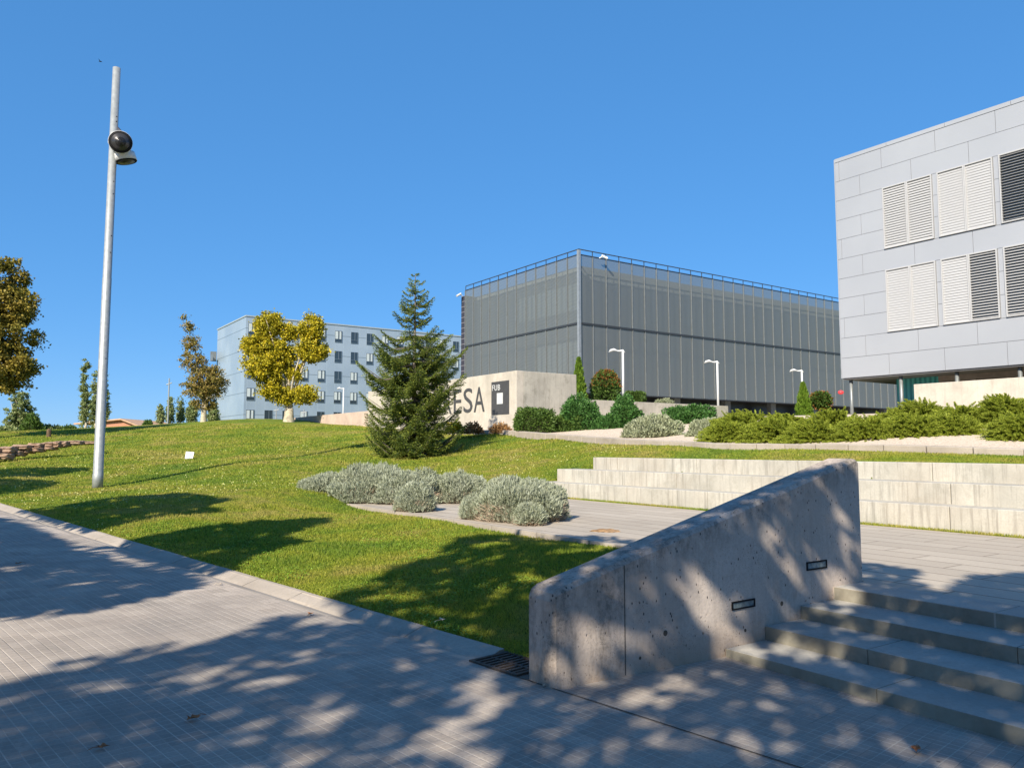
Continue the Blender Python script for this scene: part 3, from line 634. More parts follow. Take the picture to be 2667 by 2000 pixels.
tag(q.build('concrete_wall', M_SIGNW, bevel=.01, seg=1), 'pale concrete wall under the grey panelled block behind the junipers', 'wall')

# ------------------------------------------------------------------ dormitory block far left
DO = np.array([(632 - CX) / 2010 * 110, 110.]); dm = empty('blue_grey_apartment_block', (*DO, 0), 'blue-grey panelled apartment block with rows of square windows', 'building')
mp2 = NT('blue_grey_panels', .4, .2, .5); v_ = mp2.map(mp2.pos(), (1, 1, 1), (0, 0, -math.atan2(V[1], V[0]))); x, y, z = mp2.xyz(v_)
def lines(m, c, size, wd, off=0): return m.ramp(m.math('ABSOLUTE', m.math('SUBTRACT', m.math('FRACT', m.math('DIVIDE', m.math('ADD', c, off), size)), .5)), [(.5 - wd, 0.), (.5 - wd * .5, 1.)])
l1 = lines(mp2, z, 3.12, .022, -.1); l2 = lines(mp2, x, 1.32, .03)
cc = mp2.mix(mp2.ramp(mp2.noise(.2, 3), [(.35, 0.), (.65, 1.)]), (.27, .34, .43), (.34, .41, .495)); cc = mp2.mix(mp2.math('MULTIPLY', l2, .5), cc, (.4, .48, .54)); cc = mp2.mix(mp2.math('MULTIPLY', l1, .8), cc, (.13, .17, .21)); mp2.col(cc)
q = MB(); q.box(DO, U, V, 0, 16, 0, 48, 0, 20.5); q.build('wall', mp2.m, dm)
q = MB(); q.box(DO, U, V, -.1, 16.1, -.1, 48, 20.5, 20.68); q.build('roof_edge', flat('roof_trim', (.3, .35, .4)), dm)
wfm = MB(); wgl = MB(); wcu = MB()
def wbox(m, x0, x1, y0, y1, z0, z1): m.hexa([(x0, y0, z0), (x1, y0, z0), (x1, y1, z0), (x0, y1, z0)], [(x0, y0, z1), (x1, y0, z1), (x1, y1, z1), (x0, y1, z1)])
WW, WH = 1.12, 1.72
for (x0, x1, z0, z1) in ((-.04, 0, -.04, WH + .04), (WW, WW + .04, -.04, WH + .04), (0, WW, -.04, 0), (0, WW, WH, WH + .04), (.62, .66, .5, WH), (0, WW, .45, .49)): wbox(wfm, x0, x1, -.07, 0, z0, z1)
wbox(wgl, 0, WW, -.03, -.01, 0, WH); wfm_ = wfm.mesh('window'); wfm_.materials.append(flat('window_frame_metal', (.24, .29, .34), .4, .4)); wgl_ = wgl.mesh('pane'); wgl_.materials.append(M_GLASS)
wbox(wcu, .05, .5, -.05, -.031, .5, WH - .05); wbox(wcu, .72, 1.0, -.05, -.031, .5, WH - .05); wcu_ = wcu.mesh('curtain'); wcu_.materials.append(flat('pale_curtain', (.45, .5, .53), .8))
for c in range(14):
    for r_ in range(5):
        if (r_ == 1 and c == 1): continue
        p = np.array([*(DO + V * (.35 + 2.63 * c)), 17.85 - 3.14 * r_]) - np.array([*DO, 0])
        wq = link('window', wfm_, None, dm, loc=tuple(p)); wq.rotation_euler = (0, 0, math.atan2(V[1], V[0]))
        g_ = link('pane', wgl_, None, wq, loc=(0, 0, 0))
        if random.random() < .6: link('curtain', wcu_, None, wq, loc=(0, 0, 0))
for r_ in range(4):
    q = MB(); zz = 16.4 - 3.12 * r_ * 1.0; q.box(DO, U, V, 16.05, 16.1, -1.0, -.05, zz - 1.0, zz + .6); q.box(DO, U, V, 14.5, 16.05, -1.0, -.95, zz - 1.0, zz + .0); q.build('balcony_screen', M_FIN, dm)

# ------------------------------------------------------------------ house far left
hO = atd(262, 1135, 85); hs_ = empty('terracotta_house', (*hO[:2], 2), 'small terracotta house with a low gabled roof beyond the lawn', 'house')
xl, xr, xm = [(atd(u_, 1100, 85))[0] for u_ in (268, 362, 318)]; zt_, ze_ = atd(318, 1090, 85)[2], atd(360, 1107, 85)[2]
q = MB(); q.add([(xl - 1, 85, 0), (xr, 85, 0), (xr, 85, ze_), (xm, 85, zt_ - .1), (xl - 1, 85, ze_ + .5), (xl - 1, 95, 0), (xr, 95, 0), (xr, 95, ze_), (xm, 95, zt_ - .1), (xl - 1, 95, ze_ + .5)],
              [(0, 1, 2, 3, 4), (9, 8, 7, 6, 5), (0, 5, 6, 1), (1, 6, 7, 2), (0, 4, 9, 5)]); q.build('wall', flat('terracotta_render', (.42, .2, .13), .9), hs_)
q = MB()
for (xa, za, xb, zb_) in ((xm, zt_, xr + .4, ze_ - .15), (xm, zt_, xl - 3, ze_ + .2)): q.hexa([(xa, 84.6, za - .15), (xb, 84.6, zb_ - .15), (xb, 95, zb_ - .15), (xa, 95, za - .15)], [(xa, 84.6, za), (xb, 84.6, zb_), (xb, 95, zb_), (xa, 95, za)])
q.build('roof', flat('roof_tiles', (.48, .31, .21), .9, 0, .2, .2, 3), hs_)

# ------------------------------------------------------------------ lamp post with two spotlights
pb_ = atd(254, 1268, 21.5); pb_[2] = tz(pb_[0], pb_[1]) - .05
ptop = atd(304, 178, 21.5); 
lpst = empty('lamp_post', pb_, 'tall bare galvanised steel post carrying two round spotlights on the lawn', 'lamp post')
PTOP = np.array([ptop[0], 21.5, ptop[2]])
def onpole(f): return pb_ + (PTOP - pb_) * f
q = MB(); q.tube([onpole(0), onpole(.035), onpole(.036), onpole(.49), onpole(.4905), onpole(1)], [.138, .137, .129, .118, .113, .104], 24); q.build('pole', M_GALV, lpst, smooth=True)
for f in (.0,): pass
def spot(f, off, aim, r, L_):
    c = onpole(f) + np.array(off); aim = np.array(aim) / np.linalg.norm(aim); root = bpy.data.objects.new('spotlight', None); COL.objects.link(root); root.parent = lpst; root.location = tuple(c - np.array(lpst.location))
    def sub(m, name, mat):
        o = m.build(name, mat, loc=(0, 0, 0), smooth=True); o.parent = root; o.location = tuple(-c)
    m = MB(); m.tube([c - aim * L_ * .5, c - aim * L_ * .35, c + aim * L_ * .5], [r * .55, r * .95, r], 28); sub(m, 'housing', M_WHITE)
    m = MB(); m.tube([c + aim * (L_ * .5 - .02), c + aim * (L_ * .5 + .012)], [r * .99, r * .97], 28); sub(m, 'lens', M_BLACK)
    m = MB()
    for k in range(2): m.tube([c + aim * (L_ * .5 + .013), c + aim * (L_ * .5 + .02)], [r * (.75 - .3 * k), r * (.75 - .3 * k)], 24)
    sub(m, 'reflector_ring', flat('grey_ring', (.07, .07, .075), .3, .5))
    m = MB(); pr = onpole(f) ; m.tube([pr + [0, 0, .16], c + [-.05, 0, .12], c], .03, 6); m.tube([pr - [0, 0, .14], c - [.02, 0, .16], c], .03, 6); sub(m, 'bracket', M_DARKM)
spot(.809, (.31, -.19, 0), (.42, -.85, -.18), .315, .36)
spot(.787, (.27, .16, 0), (.22, .1, -.95), .30, .28)
q = MB(); c = onpole(.845); q.hexa([c + [.07, -.03, -.16], c + [.3, -.03, -.22], c + [.3, .12, -.22], c + [.07, .12, -.16]], [c + [.07, -.03, .16], c + [.24, -.03, -.02], c + [.24, .12, -.02], c + [.07, .12, .16]]); q.build('control_box', flat('navy_box', (.02, .025, .05)), lpst)
for f in (.878, .866, .72, .69, .59, .55, .3): q = MB(); c = onpole(f); q.tube([c + [.075, -.05, 0], c + [.105, -.065, 0]], .015, 6); q.build('bolt', M_BLACK, lpst)
q = MB(); q.box(onpole(.8)[:2], np.array([1., 0]), np.array([0, 1.]), -.14, -.09, -.03, .03, onpole(.815)[2], onpole(.815)[2] + .12); q.build('clip', M_WHITE, lpst)

# ------------------------------------------------------------------ white swan-neck lamps by the mesh building
def swan(u_, vtop, d, label, z0=3.6, grp='white lamp posts before the mesh building', flip=1):
    t = atd(u_, vtop, d); b = np.array([t[0], t[1], z0]); e = empty('street_lamp', b, label, 'street lamp', grp); hgt = t[2] - z0
    m = MB(); m.tube([(0, 0, 0), (0, 0, hgt - .05)], [.075, .065], 12); m.build('post', M_WHITE, e, smooth=True, loc=(0, 0, 0))
    m = MB(); m.tube([(.12, 0, hgt - .1), (0, 0, hgt + .02), (-.18, 0, hgt), (-.34, 0, hgt + .02)], [.03, .07, .05, .04], 10); m.build('arm', M_WHITE, e, smooth=True, loc=(0, 0, 0))
    m = MB(); m.tube([(-.3, 0, hgt + .02), (-.5, 0, hgt + .09), (-.68, 0, hgt + .05), (-.8, 0, hgt - .04)], [.04, .08, .08, .02], 10); m.build('lamp_head', M_WHITE, e, smooth=True, loc=(0, 0, 0))
    e.rotation_euler = (0, 0, math.radians(-20)); return e
swan(1622, 914, 42.7, 'tall white curved-head lamp beside the red-tipped dome bush')
swan(1868, 943, 48.4, 'white curved-head lamp rising between the ivy and the junipers')
swan(2088, 966, 53.7, 'white curved-head lamp partly hidden by the right-hand slim cypress')
swan(895, 1012, 80, 'small white lamp post in front of the apartment block, left of the fir', 3.0, 'white lamp posts before the apartment block')
def mast(u_, vtop, vbase, d, label, r=.07, top=None):
    t = atd(u_, vtop, d); b = np.array([t[0], t[1], 2.0]); e = empty('light_mast', b, label, 'light mast'); m = MB(); m.tube([(0, 0, 0), (0, 0, t[2] - 2)], [r, r * .7], 8); m.build('post', M_GALV, e, loc=(0, 0, 0))
    m = MB(); h = t[2] - 2; m.tube([(-.3, 0, h * .9), (.3, 0, h * .93)], .06, 6); m.build('lamp_head', M_GALV, e, loc=(0, 0, 0))
mast(441, 985, 1105, 85, 'thin tall grey light mast on the horizon beside the young tree', .1)
mast(720, 1060, 1095, 90, 'slim pale pole in front of the apartment block left of the yellow tree', .09)
mast(792, 1066, 1095, 88, 'slim pale pole in front of the apartment block right of the yellow tree', .09)

# red disc sign
rp = atd(2190, 1022, 31); e = empty('red_ball', rp, 'small red oval ball hanging beside the leftmost thin column', 'ball'); bm = bmesh.new(); bmesh.ops.create_uvsphere(bm, u_segments=16, v_segments=10, radius=.1)
for v in bm.verts: v.co.x *= 1.15; v.co.z *= .85
me = bpy.data.meshes.new('ball'); bm.to_mesh(me); bm.free(); link('ball', me, flat('red_vinyl', (.75, .05, .06), .4), e, loc=(0, 0, 0), smooth=True)
m = MB(); m.tube([(0, 0, .08), (.05, .05, 1.2), (.1, .1, z0b - rp[2])], .004, 5); m.build('cord', M_FIN, e, loc=(0, 0, 0))

# notice on the lawn
nz = atd(492, 1194, 30); nz[2] = tz(nz[0], nz[1]); e = empty('lawn_notice', nz, 'small tilted white notice plate with a grey emblem staked in the lawn', 'sign')
c = math.radians(4)
m = MB(); m.hexa([(-.16, 0, .02), (.15, 0, .04), (.15, .02, .04), (-.16, .02, .02)], [(-.145, .05, .30), (.175, .05, .28), (.175, .07, .28), (-.145, .07, .30)]); m.build('plate', M_WHITE, e, loc=(0, 0, 0))
m = MB()
for (x0, x1, z0_, z1_) in ((-.09, -.05, .09, .2), (-.05, .01, .08, .13), (-.01, .07, .16, .25), (.05, .1, .07, .2), (.0, .04, .04, .12)):
    y_ = lambda z: .05 * (z - .03) / .27 - .008
    m.hexa([(x0, y_(z0_), z0_), (x1, y_(z0_), z0_), (x1, y_(z0_) + .012, z0_), (x0, y_(z0_) + .012, z0_)], [(x0, y_(z1_), z1_), (x1, y_(z1_), z1_), (x1, y_(z1_) + .012, z1_), (x0, y_(z1_) + .012, z1_)])
m.build('emblem', flat('grey_print', (.35, .42, .45)), e, loc=(0, 0, 0))
m = MB(); m.tube([(0, .03, -.2), (0, .05, .15)], .012, 6); m.build('stake', M_GALV, e, loc=(0, 0, 0))
# short dark bollard on the crest
bp = atd(127, 1137, 43); e = empty('bollard', (bp[0], bp[1], tz(bp[0], bp[1]) - .1), 'short dark wooden bollard on the crest of the lawn at far left', 'bollard')
m = MB(); m.tube([(0, 0, 0), (0, 0, .5)], .12, 10); m.build('post', M_BROWN, e, loc=(0, 0, 0)); m = MB(); m.tube([(0, 0, .5), (0, 0, .56)], [.12, .06], 10); m.build('cap', M_BROWN, e, loc=(0, 0, 0))
# dry stone wall
bm = bmesh.new(); pts = np.array([(-130, 1172, 1207, 29.5), (0, 1166, 1199, 31), (60, 1158, 1184, 31.8), (120, 1152, 1174, 32.4), (190, 1147, 1161, 33), (236, 1149, 1157, 33.6)], float)
rr = random.Random(3)
for lay in range(2):
    u = -130.
    while u < (236 if lay == 0 else 150):
        wu = rr.uniform(16, 44); um = u + wu / 2; tt_, bb_, dd = [np.interp(um, pts[:, 0], pts[:, k]) for k in (1, 2, 3)]
        two = um < 150; hh = (bb_ - tt_) / (2 if two else 1) * rr.uniform(.88, 1.12); vm = tt_ + hh / 2 + (lay * (bb_ - tt_) / 2 if two else 0)
        pc_ = atd(um, vm, dd - lay * .1 + rr.uniform(-.08, .08)); sx = wu / 2010 * dd * .52; sz = hh / 2010 * dd * .5; tilt = rr.uniform(-.06, .06); sd1, sd2 = rr.uniform(0, 9), rr.uniform(0, 9)
        r = bmesh.ops.create_icosphere(bm, subdivisions=3, radius=1.0)
        for v in r['verts']:
            c3 = v.co; mx3 = max(abs(c3.x), abs(c3.y), abs(c3.z)); q3 = c3.lerp(c3 / mx3, .86); n3 = math.sin(q3.x * 4 + sd1) * .08 + math.sin(q3.z * 6 + sd2 + q3.y * 4) * .1 + math.sin(q3.x * 11 + sd2) * .04
            v.co = Vector((pc_[0] + q3.x * sx * (1 + n3 * .4), pc_[1] + q3.y * .3 * (1 + n3), pc_[2] + q3.z * sz * (1 + n3) + q3.x * sx * tilt))
        u += wu
me = bpy.data.meshes.new('dry_stone_wall'); bm.to_mesh(me); bm.free(); tag(link('dry_stone_wall', me, concrete('sandstone', (.30, .21, .155), .6, 0, .4, 0, .6).m), 'low wall of rough reddish stone blocks edging the lawn at far left', 'stone wall')

# ------------------------------------------------------------------ vegetation
def vnoise(x, y, seed=0, sc=1.0):
    r = np.random.default_rng(seed).random((64, 64)); x = x * sc; y = y * sc; i = np.floor(x).astype(int); j = np.floor(y).astype(int); fx = x - i; fy = y - j
    fx = fx * fx * (3 - 2 * fx); fy = fy * fy * (3 - 2 * fy); g = lambda a, b: r[a % 64, b % 64]
    return (g(i, j) * (1 - fx) + g(i + 1, j) * fx) * (1 - fy) + (g(i, j + 1) * (1 - fx) + g(i + 1, j + 1) * fx) * fy
def clumpy(ells, nclump, nleaf, csize, seed, shell=.55):
    """ells: (centre, radii) ; leaves gathered in clumps spread through the ellipsoids; returns leaf points, clump centres"""
    g = np.random.default_rng(seed); vol = np.array([np.prod(r) ** .67 for _, r in ells]); vol /= vol.sum(); cc = []
    for (c, r), k in zip(ells, np.maximum(1, (vol * nclump).astype(int))):
        d = unit(g.normal(size=(k, 3))); rad = shell + (1 - shell) * g.random((k, 1)) ** .6; cc.append(np.array(c) + d * rad * np.array(r) * g.uniform(.82, 1.08, (k, 1)))
    cc = np.concatenate(cc); per = g.integers(0, len(cc), nleaf); s_ = csize * g.uniform(.5, 1.3, (len(cc), 1))
    p = cc[per] + g.normal(size=(nleaf, 3)) * s_[per] * np.array([1, 1, .75]); return p, cc, per
def tree(name, label, cat, base, ells, nclump, nleaf, csize, leaf, mleaf, mbark, tr, fork, limbs=8, seed=1, group=None, updir=0., shell=.55, lean=(0, 0)):
    base = np.array(base, float); e = empty(name, base, label, cat, group); p, cc, per = clumpy(ells, nclump, nleaf, csize, seed, shell); g = np.random.default_rng(seed + 9)
    d = g.normal(size=p.shape) + np.array([0, 0, updir]); me = leafmesh('crown', p, d, leaf * g.uniform(.6, 1.3, nleaf), leaf * .8, fold=.15)
    link('crown', me, mleaf, e)
    f = base + np.array([lean[0], lean[1], fork]); m = MB(); m.tube([base - [0, 0, .3], base + [0, 0, fork * .1], base * .5 + f * .5, f], [tr * 1.5, tr * 1.15, tr * .95, tr * .85], 10)
    for k in g.choice(len(cc), min(limbs, len(cc)), replace=False):
        t = cc[k]; mid = f * .5 + t * .5 + g.normal(size=3) * .12 + [0, 0, .25 * (np.linalg.norm(t - f)) * .3]; r0 = tr * g.uniform(.3, .5); m.tube([f - [0, 0, .08], mid, t], [r0, r0 * .6, r0 * .15], 6)
    m.build('trunk', mbark, e, smooth=True); return e
F_YEL = foliage('yellow_foliage', [(.11, .115, .01), (.25, .225, .012), (.38, .31, .014), (.5, .38, .025)], tint=(.19, .18, .012), nscale=1.1)
F_OLV = foliage('autumn_foliage', [(.10, .10, .02), (.18, .14, .03), (.27, .18, .06), (.2, .17, .05)], tint=(.12, .12, .03))
F_MAP = foliage('brown_green_foliage', [(.06, .07, .012), (.13, .12, .02), (.22, .17, .025), (.1, .11, .02)], tint=(.24, .17, .03), nscale=.7)
F_POP = foliage('poplar_foliage', [(.07, .10, .035), (.13, .17, .06), (.2, .23, .09), (.27, .28, .13)], tint=(.14, .18, .07))
F_FIR = foliage('fir_needles', [(.02, .04, .018), (.06, .095, .03), (.15, .2, .04), (.30, .31, .05)], trans=.3, tint=(.11, .13, .02), nscale=2.6)
F_HEDGE = foliage('hedge_foliage', [(.03, .06, .012), (.06, .11, .02), (.1, .15, .03)], tint=(.05, .09, .02), nscale=3)
F_IVY = foliage('ivy_foliage', [(.02, .06, .015), (.04, .11, .025), (.08, .17, .04)], tint=(.04, .09, .02), nscale=3)
F_CYP = foliage('cypress_foliage', [(.05, .1, .01), (.09, .16, .015), (.14, .2, .025)], tint=(.08, .14, .015), nscale=3)
F_JUN = foliage('juniper_foliage', [(.07, .1, .01), (.15, .19, .02), (.23, .27, .03), (.31, .33, .05)], trans=.3, tint=(.2, .235, .03), nscale=1.3)
F_LAV = foliage('lavender_foliage', [(.10, .115, .07), (.18, .20, .13), (.27, .295, .215), (.36, .38, .30)], rough=.8, trans=.2, tint=(.3, .32, .25), nscale=3)
F_GRY = foliage('grey_shrub_foliage', [(.11, .13, .07), (.19, .21, .12), (.27, .29, .2)], rough=.8, trans=.2, nscale=3)
F_DRY = foliage('dry_foliage', [(.16, .08, .03), (.28, .16, .07), (.34, .24, .12)], tint=(.22, .11, .04))
F_RED = foliage('red_tip_foliage', [(.16, .05, .015), (.2, .08, .02), (.13, .1, .025)], tint=(.17, .08, .02))

def px(d): return d / 2010.
def E_(u, v, d, ru, rv, rd=None, dz=0):
    c = atd(u, v, d); return (c + [0, dz, 0], (ru * px(d), (rd or ru) * px(d), rv * px(d)))
# yellow plane tree
d = 54; b = atd(752, 1100, d)
tree('yellow_plane_tree', 'broad plane tree with bright yellow leaves and pale stout trunk', 'tree', b,
     [E_(700, 850, d, 42, 36), E_(680, 905, d, 55, 34), E_(690, 955, d, 58, 40), E_(730, 930, d, 42, 45), E_(812, 860, d, 36, 42), E_(815, 915, d, 44, 32), E_(755, 870, d, 22, 26), E_(718, 1010, d, 42, 32), E_(745, 1035, d, 30, 18), E_(795, 1030, d, 32, 24), E_(655, 895, d, 26, 16), E_(770, 970, d, 22, 20)],
     900, 56000, .17, .15, F_YEL, M_BARK, .34, 1.0, 16, 3, shell=.3)
# young sparse tree
d = 54; b = atd(530, 1106, d)
tree('young_plane_tree', 'young tree with sparse brownish leaves and a thin crooked top', 'tree', b,
     [E_(528, 1005, d, 60, 40), E_(545, 1000, d, 45, 50), E_(505, 945, d, 38, 32), E_(500, 895, d, 26, 26), E_(488, 850, d, 16, 22), E_(482, 826, d, 9, 9), E_(530, 1055, d, 30, 22), E_(560, 975, d, 24, 22)],
     420, 13000, .12, .12, F_OLV, M_BARK, .2, 1.6, 26, 5, shell=.2)
# big left tree
d = 42; b = atd(-25, 1150, d); b[2] = tz(b[0], b[1])
tree('large_plane_tree', 'large dense plane tree turning brown, cut off by the left edge', 'tree', b,
     [E_(10, 725, d, 62, 55), E_(-10, 800, d, 95, 60), E_(0, 880, d, 88, 60), E_(-30, 960, d, 110, 55), E_(20, 950, d, 66, 60), E_(-90, 850, d, 90, 120), E_(10, 1005, d, 60, 28), E_(40, 790, d, 50, 45)],
     700, 48000, .17, .155, F_MAP, M_BARK, .3, 2.6, 14, 8, shell=.4)
# poplars
def poplar(u, vt, vb, wpx, d, label, seed, n=3500, zoff=0):
    b = atd(u, vb + 6, d); mid = (vt + vb) / 2; hh = (vb - vt) / 2
    ells = [E_(u, mid - hh * .5, d, wpx * .55, hh * .5), E_(u, mid, d, wpx * .85, hh * .55), E_(u + wpx * .1, mid + hh * .4, d, wpx * .85, hh * .55), E_(u - wpx * .2, mid + hh * .5, d, wpx * .7, hh * .48)]
    return tree('poplar', label, 'poplar', b, ells, int(130 + wpx * 3), int(n * 1.6), .075 * d / 60, .115 * d / 60, F_POP, M_BARK, .11, hh * px(d) * .35, 8, seed, 'poplars on the left horizon', updir=1.4, shell=.15)
poplar(52, 1008, 1135, 40, 58, 'bushy green poplar standing under the large brown tree', 21, 9000)
poplar(222, 922, 1128, 17, 60, 'tallest slim poplar immediately left of the lamp post', 22, 4200)
poplar(248, 955, 1126, 17, 62, 'middle slim poplar just left of the lamp post', 23, 3800)
poplar(272, 948, 1124, 14, 64, 'slim poplar half hidden behind the lamp post', 24, 3200)
poplar(418, 1052, 1108, 11, 92, 'short slim poplar left of the thin light mast', 25, 1300)
poplar(443, 1032, 1108, 12, 94, 'slim poplar growing behind the thin light mast', 26, 1500)
poplar(470, 1032, 1108, 12, 96, 'slim poplar between the light mast and the young tree', 27, 1500)
poplar(500, 1040, 1108, 17, 90, 'wider poplar behind the left side of the young tree', 28, 2400)
poplar(555, 1050, 1106, 18, 90, 'wider poplar behind the right side of the young tree', 29, 2400)
def bush(name, label, cat, u, v, d, ru, rv, n, leaf, mat_, seed, group=None, csz=.12, rd=None, top=None, dome=True, pw=0, nclump=60, shell=.6, updir=.3, zb=None, core=True):
    c = atd(u, v, d); r = np.array([ru * px(d), (rd or ru * .8) * px(d), rv * px(d)]); zb_ = c[2] - r[2] * (0 if not dome else .0)
    g = np.random.default_rng(seed); e = empty(name, (c[0], c[1], c[2] - r[2]), label, cat, group)
    dd = unit(g.normal(size=(n, 3))); dd[:, 2] = np.abs(dd[:, 2]) * 1.0 if dome else dd[:, 2]
    rad = (shell + (1 - shell) * g.random((n, 1)) ** .5); ph = np.arctan2(dd[:, 1], dd[:, 0]); lump = 1 + .10 * np.sin(ph * 5 + seed) + .10 * (vnoise(dd[:, 0] * 3 + 9, dd[:, 2] * 3 + 9 + dd[:, 1] * 2, seed) - .5) * 3
    p = dd * rad * lump[:, None]
    if pw: p = p * ((np.abs(dd) ** pw).sum(1) ** (-1 / pw))[:, None] * .86
    base = c.copy()
    if dome: base[2] = c[2] - r[2]; p = base + p * np.array([r[0], r[1], r[2] * 2])
    else: p = c + p * r
    ld = dd + g.normal(size=(n, 3)) * .7 + [0, 0, updir]
    link('foliage', leafmesh('foliage', p, ld, leaf * g.uniform(.6, 1.4, n), leaf * .6, fold=.1), mat_, e)
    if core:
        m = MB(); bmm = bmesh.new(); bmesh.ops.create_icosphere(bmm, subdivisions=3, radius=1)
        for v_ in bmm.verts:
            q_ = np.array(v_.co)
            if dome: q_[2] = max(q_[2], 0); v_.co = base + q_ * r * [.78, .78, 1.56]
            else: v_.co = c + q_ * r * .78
        me = bpy.data.meshes.new('inner_blob'); bmm.to_mesh(me); bmm.free(); link('inner_blob', me, M_TWIG, e)  # solid dark blob inside the leaves, stops see-through gaps
    return e
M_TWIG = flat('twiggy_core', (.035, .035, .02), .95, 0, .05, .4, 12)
# ivy and hedges by the retaining wall
g_ = 'evergreen shrubs in front of the concrete walls'
bush('box_hedge', 'dark clipped square hedge at the corner of the lettered wall', 'hedge', 1395, 1093, 33.6, 57, 33, 8000, .1, F_HEDGE, 31, g_, pw=7)
bush('box_hedge', 'low dark hedge between the clipped corner hedge and the big ivy mound', 'hedge', 1465, 1105, 33.8, 50, 23, 5500, .1, F_HEDGE, 36, g_, pw=6)
bush('ivy_mound', 'tallest bright ivy mound against the stained concrete wall', 'ivy', 1512, 1082, 34, 56, 44, 8000, .12, F_IVY, 32, g_)
bush('ivy_mound', 'low ivy patch linking the two tall ivy mounds', 'ivy', 1585, 1105, 33.4, 50, 20, 4000, .11, F_IVY, 35, g_)
bush('ivy_mound', 'second ivy mound just right of the tallest lamp post base', 'ivy', 1630, 1080, 33.4, 42, 42, 7000, .12, F_IVY, 33, g_)
bush('ivy_mound', 'low wide ivy mound behind the two grey shrubs', 'ivy', 1795, 1080, 34, 74, 24, 9000, .11, F_IVY, 34, g_, pw=4)
bush('grey_shrub', 'large grey-green domed shrub on the gravel', 'shrub', 1697, 1112, 28.2, 80, 28, 9000, .09, F_GRY, 41, 'grey shrubs on the gravel bed', updir=1.2)
bush('grey_shrub', 'smaller grey-green domed shrub on the gravel by the junipers', 'shrub', 1845, 1116, 26.5, 54, 23, 6000, .09, F_GRY, 42, 'grey shrubs on the gravel bed', updir=1.2)
bush('grey_shrub', 'rounded pale shrub peeping over the retaining wall', 'shrub', 1730, 1052, 45, 28, 12, 2500, .1, F_GRY, 43, 'pale shrubs above the retaining wall')
bush('photinia', 'red-tipped egg-shaped bush behind the retaining wall beside the lamp', 'bush', 1578, 1013, 41, 37, 46, 5200, .13, F_HEDGE, 44, 'photinias above the walls', dome=False)
rt = atd(1578, 990, 41); ph_ = [o for o in bpy.data.objects if o.name == 'photinia'][0]
gg = np.random.default_rng(5); dd = unit(gg.normal(size=(900, 3))); dd[:, 2] = np.abs(dd[:, 2]) * 1.6 + .1; rp2 = atd(1578, 1013, 41)
link('red_leaves', leafmesh('red_leaves', rp2 + unit(dd) * np.array([37, 30, 47]) * px(41) * gg.uniform(.92, 1.06, (900, 1)), dd + gg.normal(size=(900, 3)) * .5, .12, .07), F_RED, ph_)
e = bush('photinia', 'loose reddish bush right of the right-hand slim cypress', 'bush', 2138, 1043, 40, 26, 20, 2600, .13, F_HEDGE, 45, 'photinias above the walls', dome=False)
rp2 = atd(2138, 1043, 40); dd = unit(gg.normal(size=(220, 3))); link('red_leaves', leafmesh('red_leaves', rp2 + dd * np.array([27, 20, 21]) * px(40) * gg.uniform(.95, 1.15, (220, 1)), dd, .12, .07), F_RED, e)
bush('box_hedge', 'small clipped block hedge right of the tallest white lamp', 'hedge', 1655, 1034, 41.5, 28, 14, 3500, .1, F_HEDGE, 46, 'clipped hedges above the walls', dome=False, pw=7)
def cyp(u, vt, vb, w, d, label, seed):
    b = atd(u, vb, d); hgt = atd(u, vt, d)[2] - b[2]; g = np.random.default_rng(seed); n = 6000; e = empty('cypress', b, label, 'cypress', 'slim cypresses before the mesh building')
    t = g.random(n) ** 1.25; prof = np.minimum(1, (1 - t) ** .8 * 1.12) * w * px(d); a = g.random(n) * 6.283; rr_ = prof * g.uniform(.55, 1.0, n) * (1 + .12 * np.sin(a * 3 + t * 20)); p = b + np.stack([np.cos(a) * rr_, np.sin(a) * rr_, t * hgt], 1)
    dd = np.stack([np.cos(a) * .5, np.sin(a) * .5, np.full(n, 1.2)], 1) + g.normal(size=(n, 3)) * .3; link('foliage', leafmesh('foliage', p, dd, .16, .06), F_CYP, e)
    m = MB(); m.tube([b, b + [0, 0, hgt * .5], b + [0, 0, hgt * .95]], [w * px(d) * .55, w * px(d) * .38, .02], 10); m.build('trunk', M_TWIG, e)
cyp(1508, 935, 1055, 21, 39.5, 'slim bright green cypress behind the corner of the stained wall', 51)
cyp(2094, 1000, 1090, 20, 38, 'slim bright green cypress rising behind the junipers', 52)
# dry shrubs at the wall foot
for i, (u, v, ru, rv, lab) in enumerate([(1185, 1113, 24, 15, 'yellowing dry shrub at the wall foot nearest the fir'), (1233, 1116, 26, 13, 'middle brown dry shrub at the foot of the lettered wall'), (1305, 1116, 28, 11, 'brown dry shrub at the wall foot under the square logo')]):
    bush('dry_shrub', lab, 'shrub', u, v, 34.6, ru, rv, 1300, .1, F_YEL if i == 0 else F_DRY, 60 + i, 'dry shrubs at the wall foot', core=False, shell=.2)
# far-left background bushes
for i, (u, v, ru, rv, d, lab) in enumerate([(85, 1108, 26, 24, 55, 'dark round bush right of the bushy poplar'), (130, 1122, 34, 12, 60, 'low dark bush behind the bollard'), (175, 1122, 30, 9, 64, 'low green bush between bollard and slim poplars'), (20, 1126, 36, 12, 56, 'low bush under the large brown tree'),
                                        (385, 1108, 14, 10, 84, 'small bush at the right end of the terracotta house')]):
    bush('bush', lab, 'bush', u, v, d, ru, rv * 1.2, 2200, .16, F_POP if i % 2 else F_HEDGE, 70 + i, 'bushes on the left horizon')
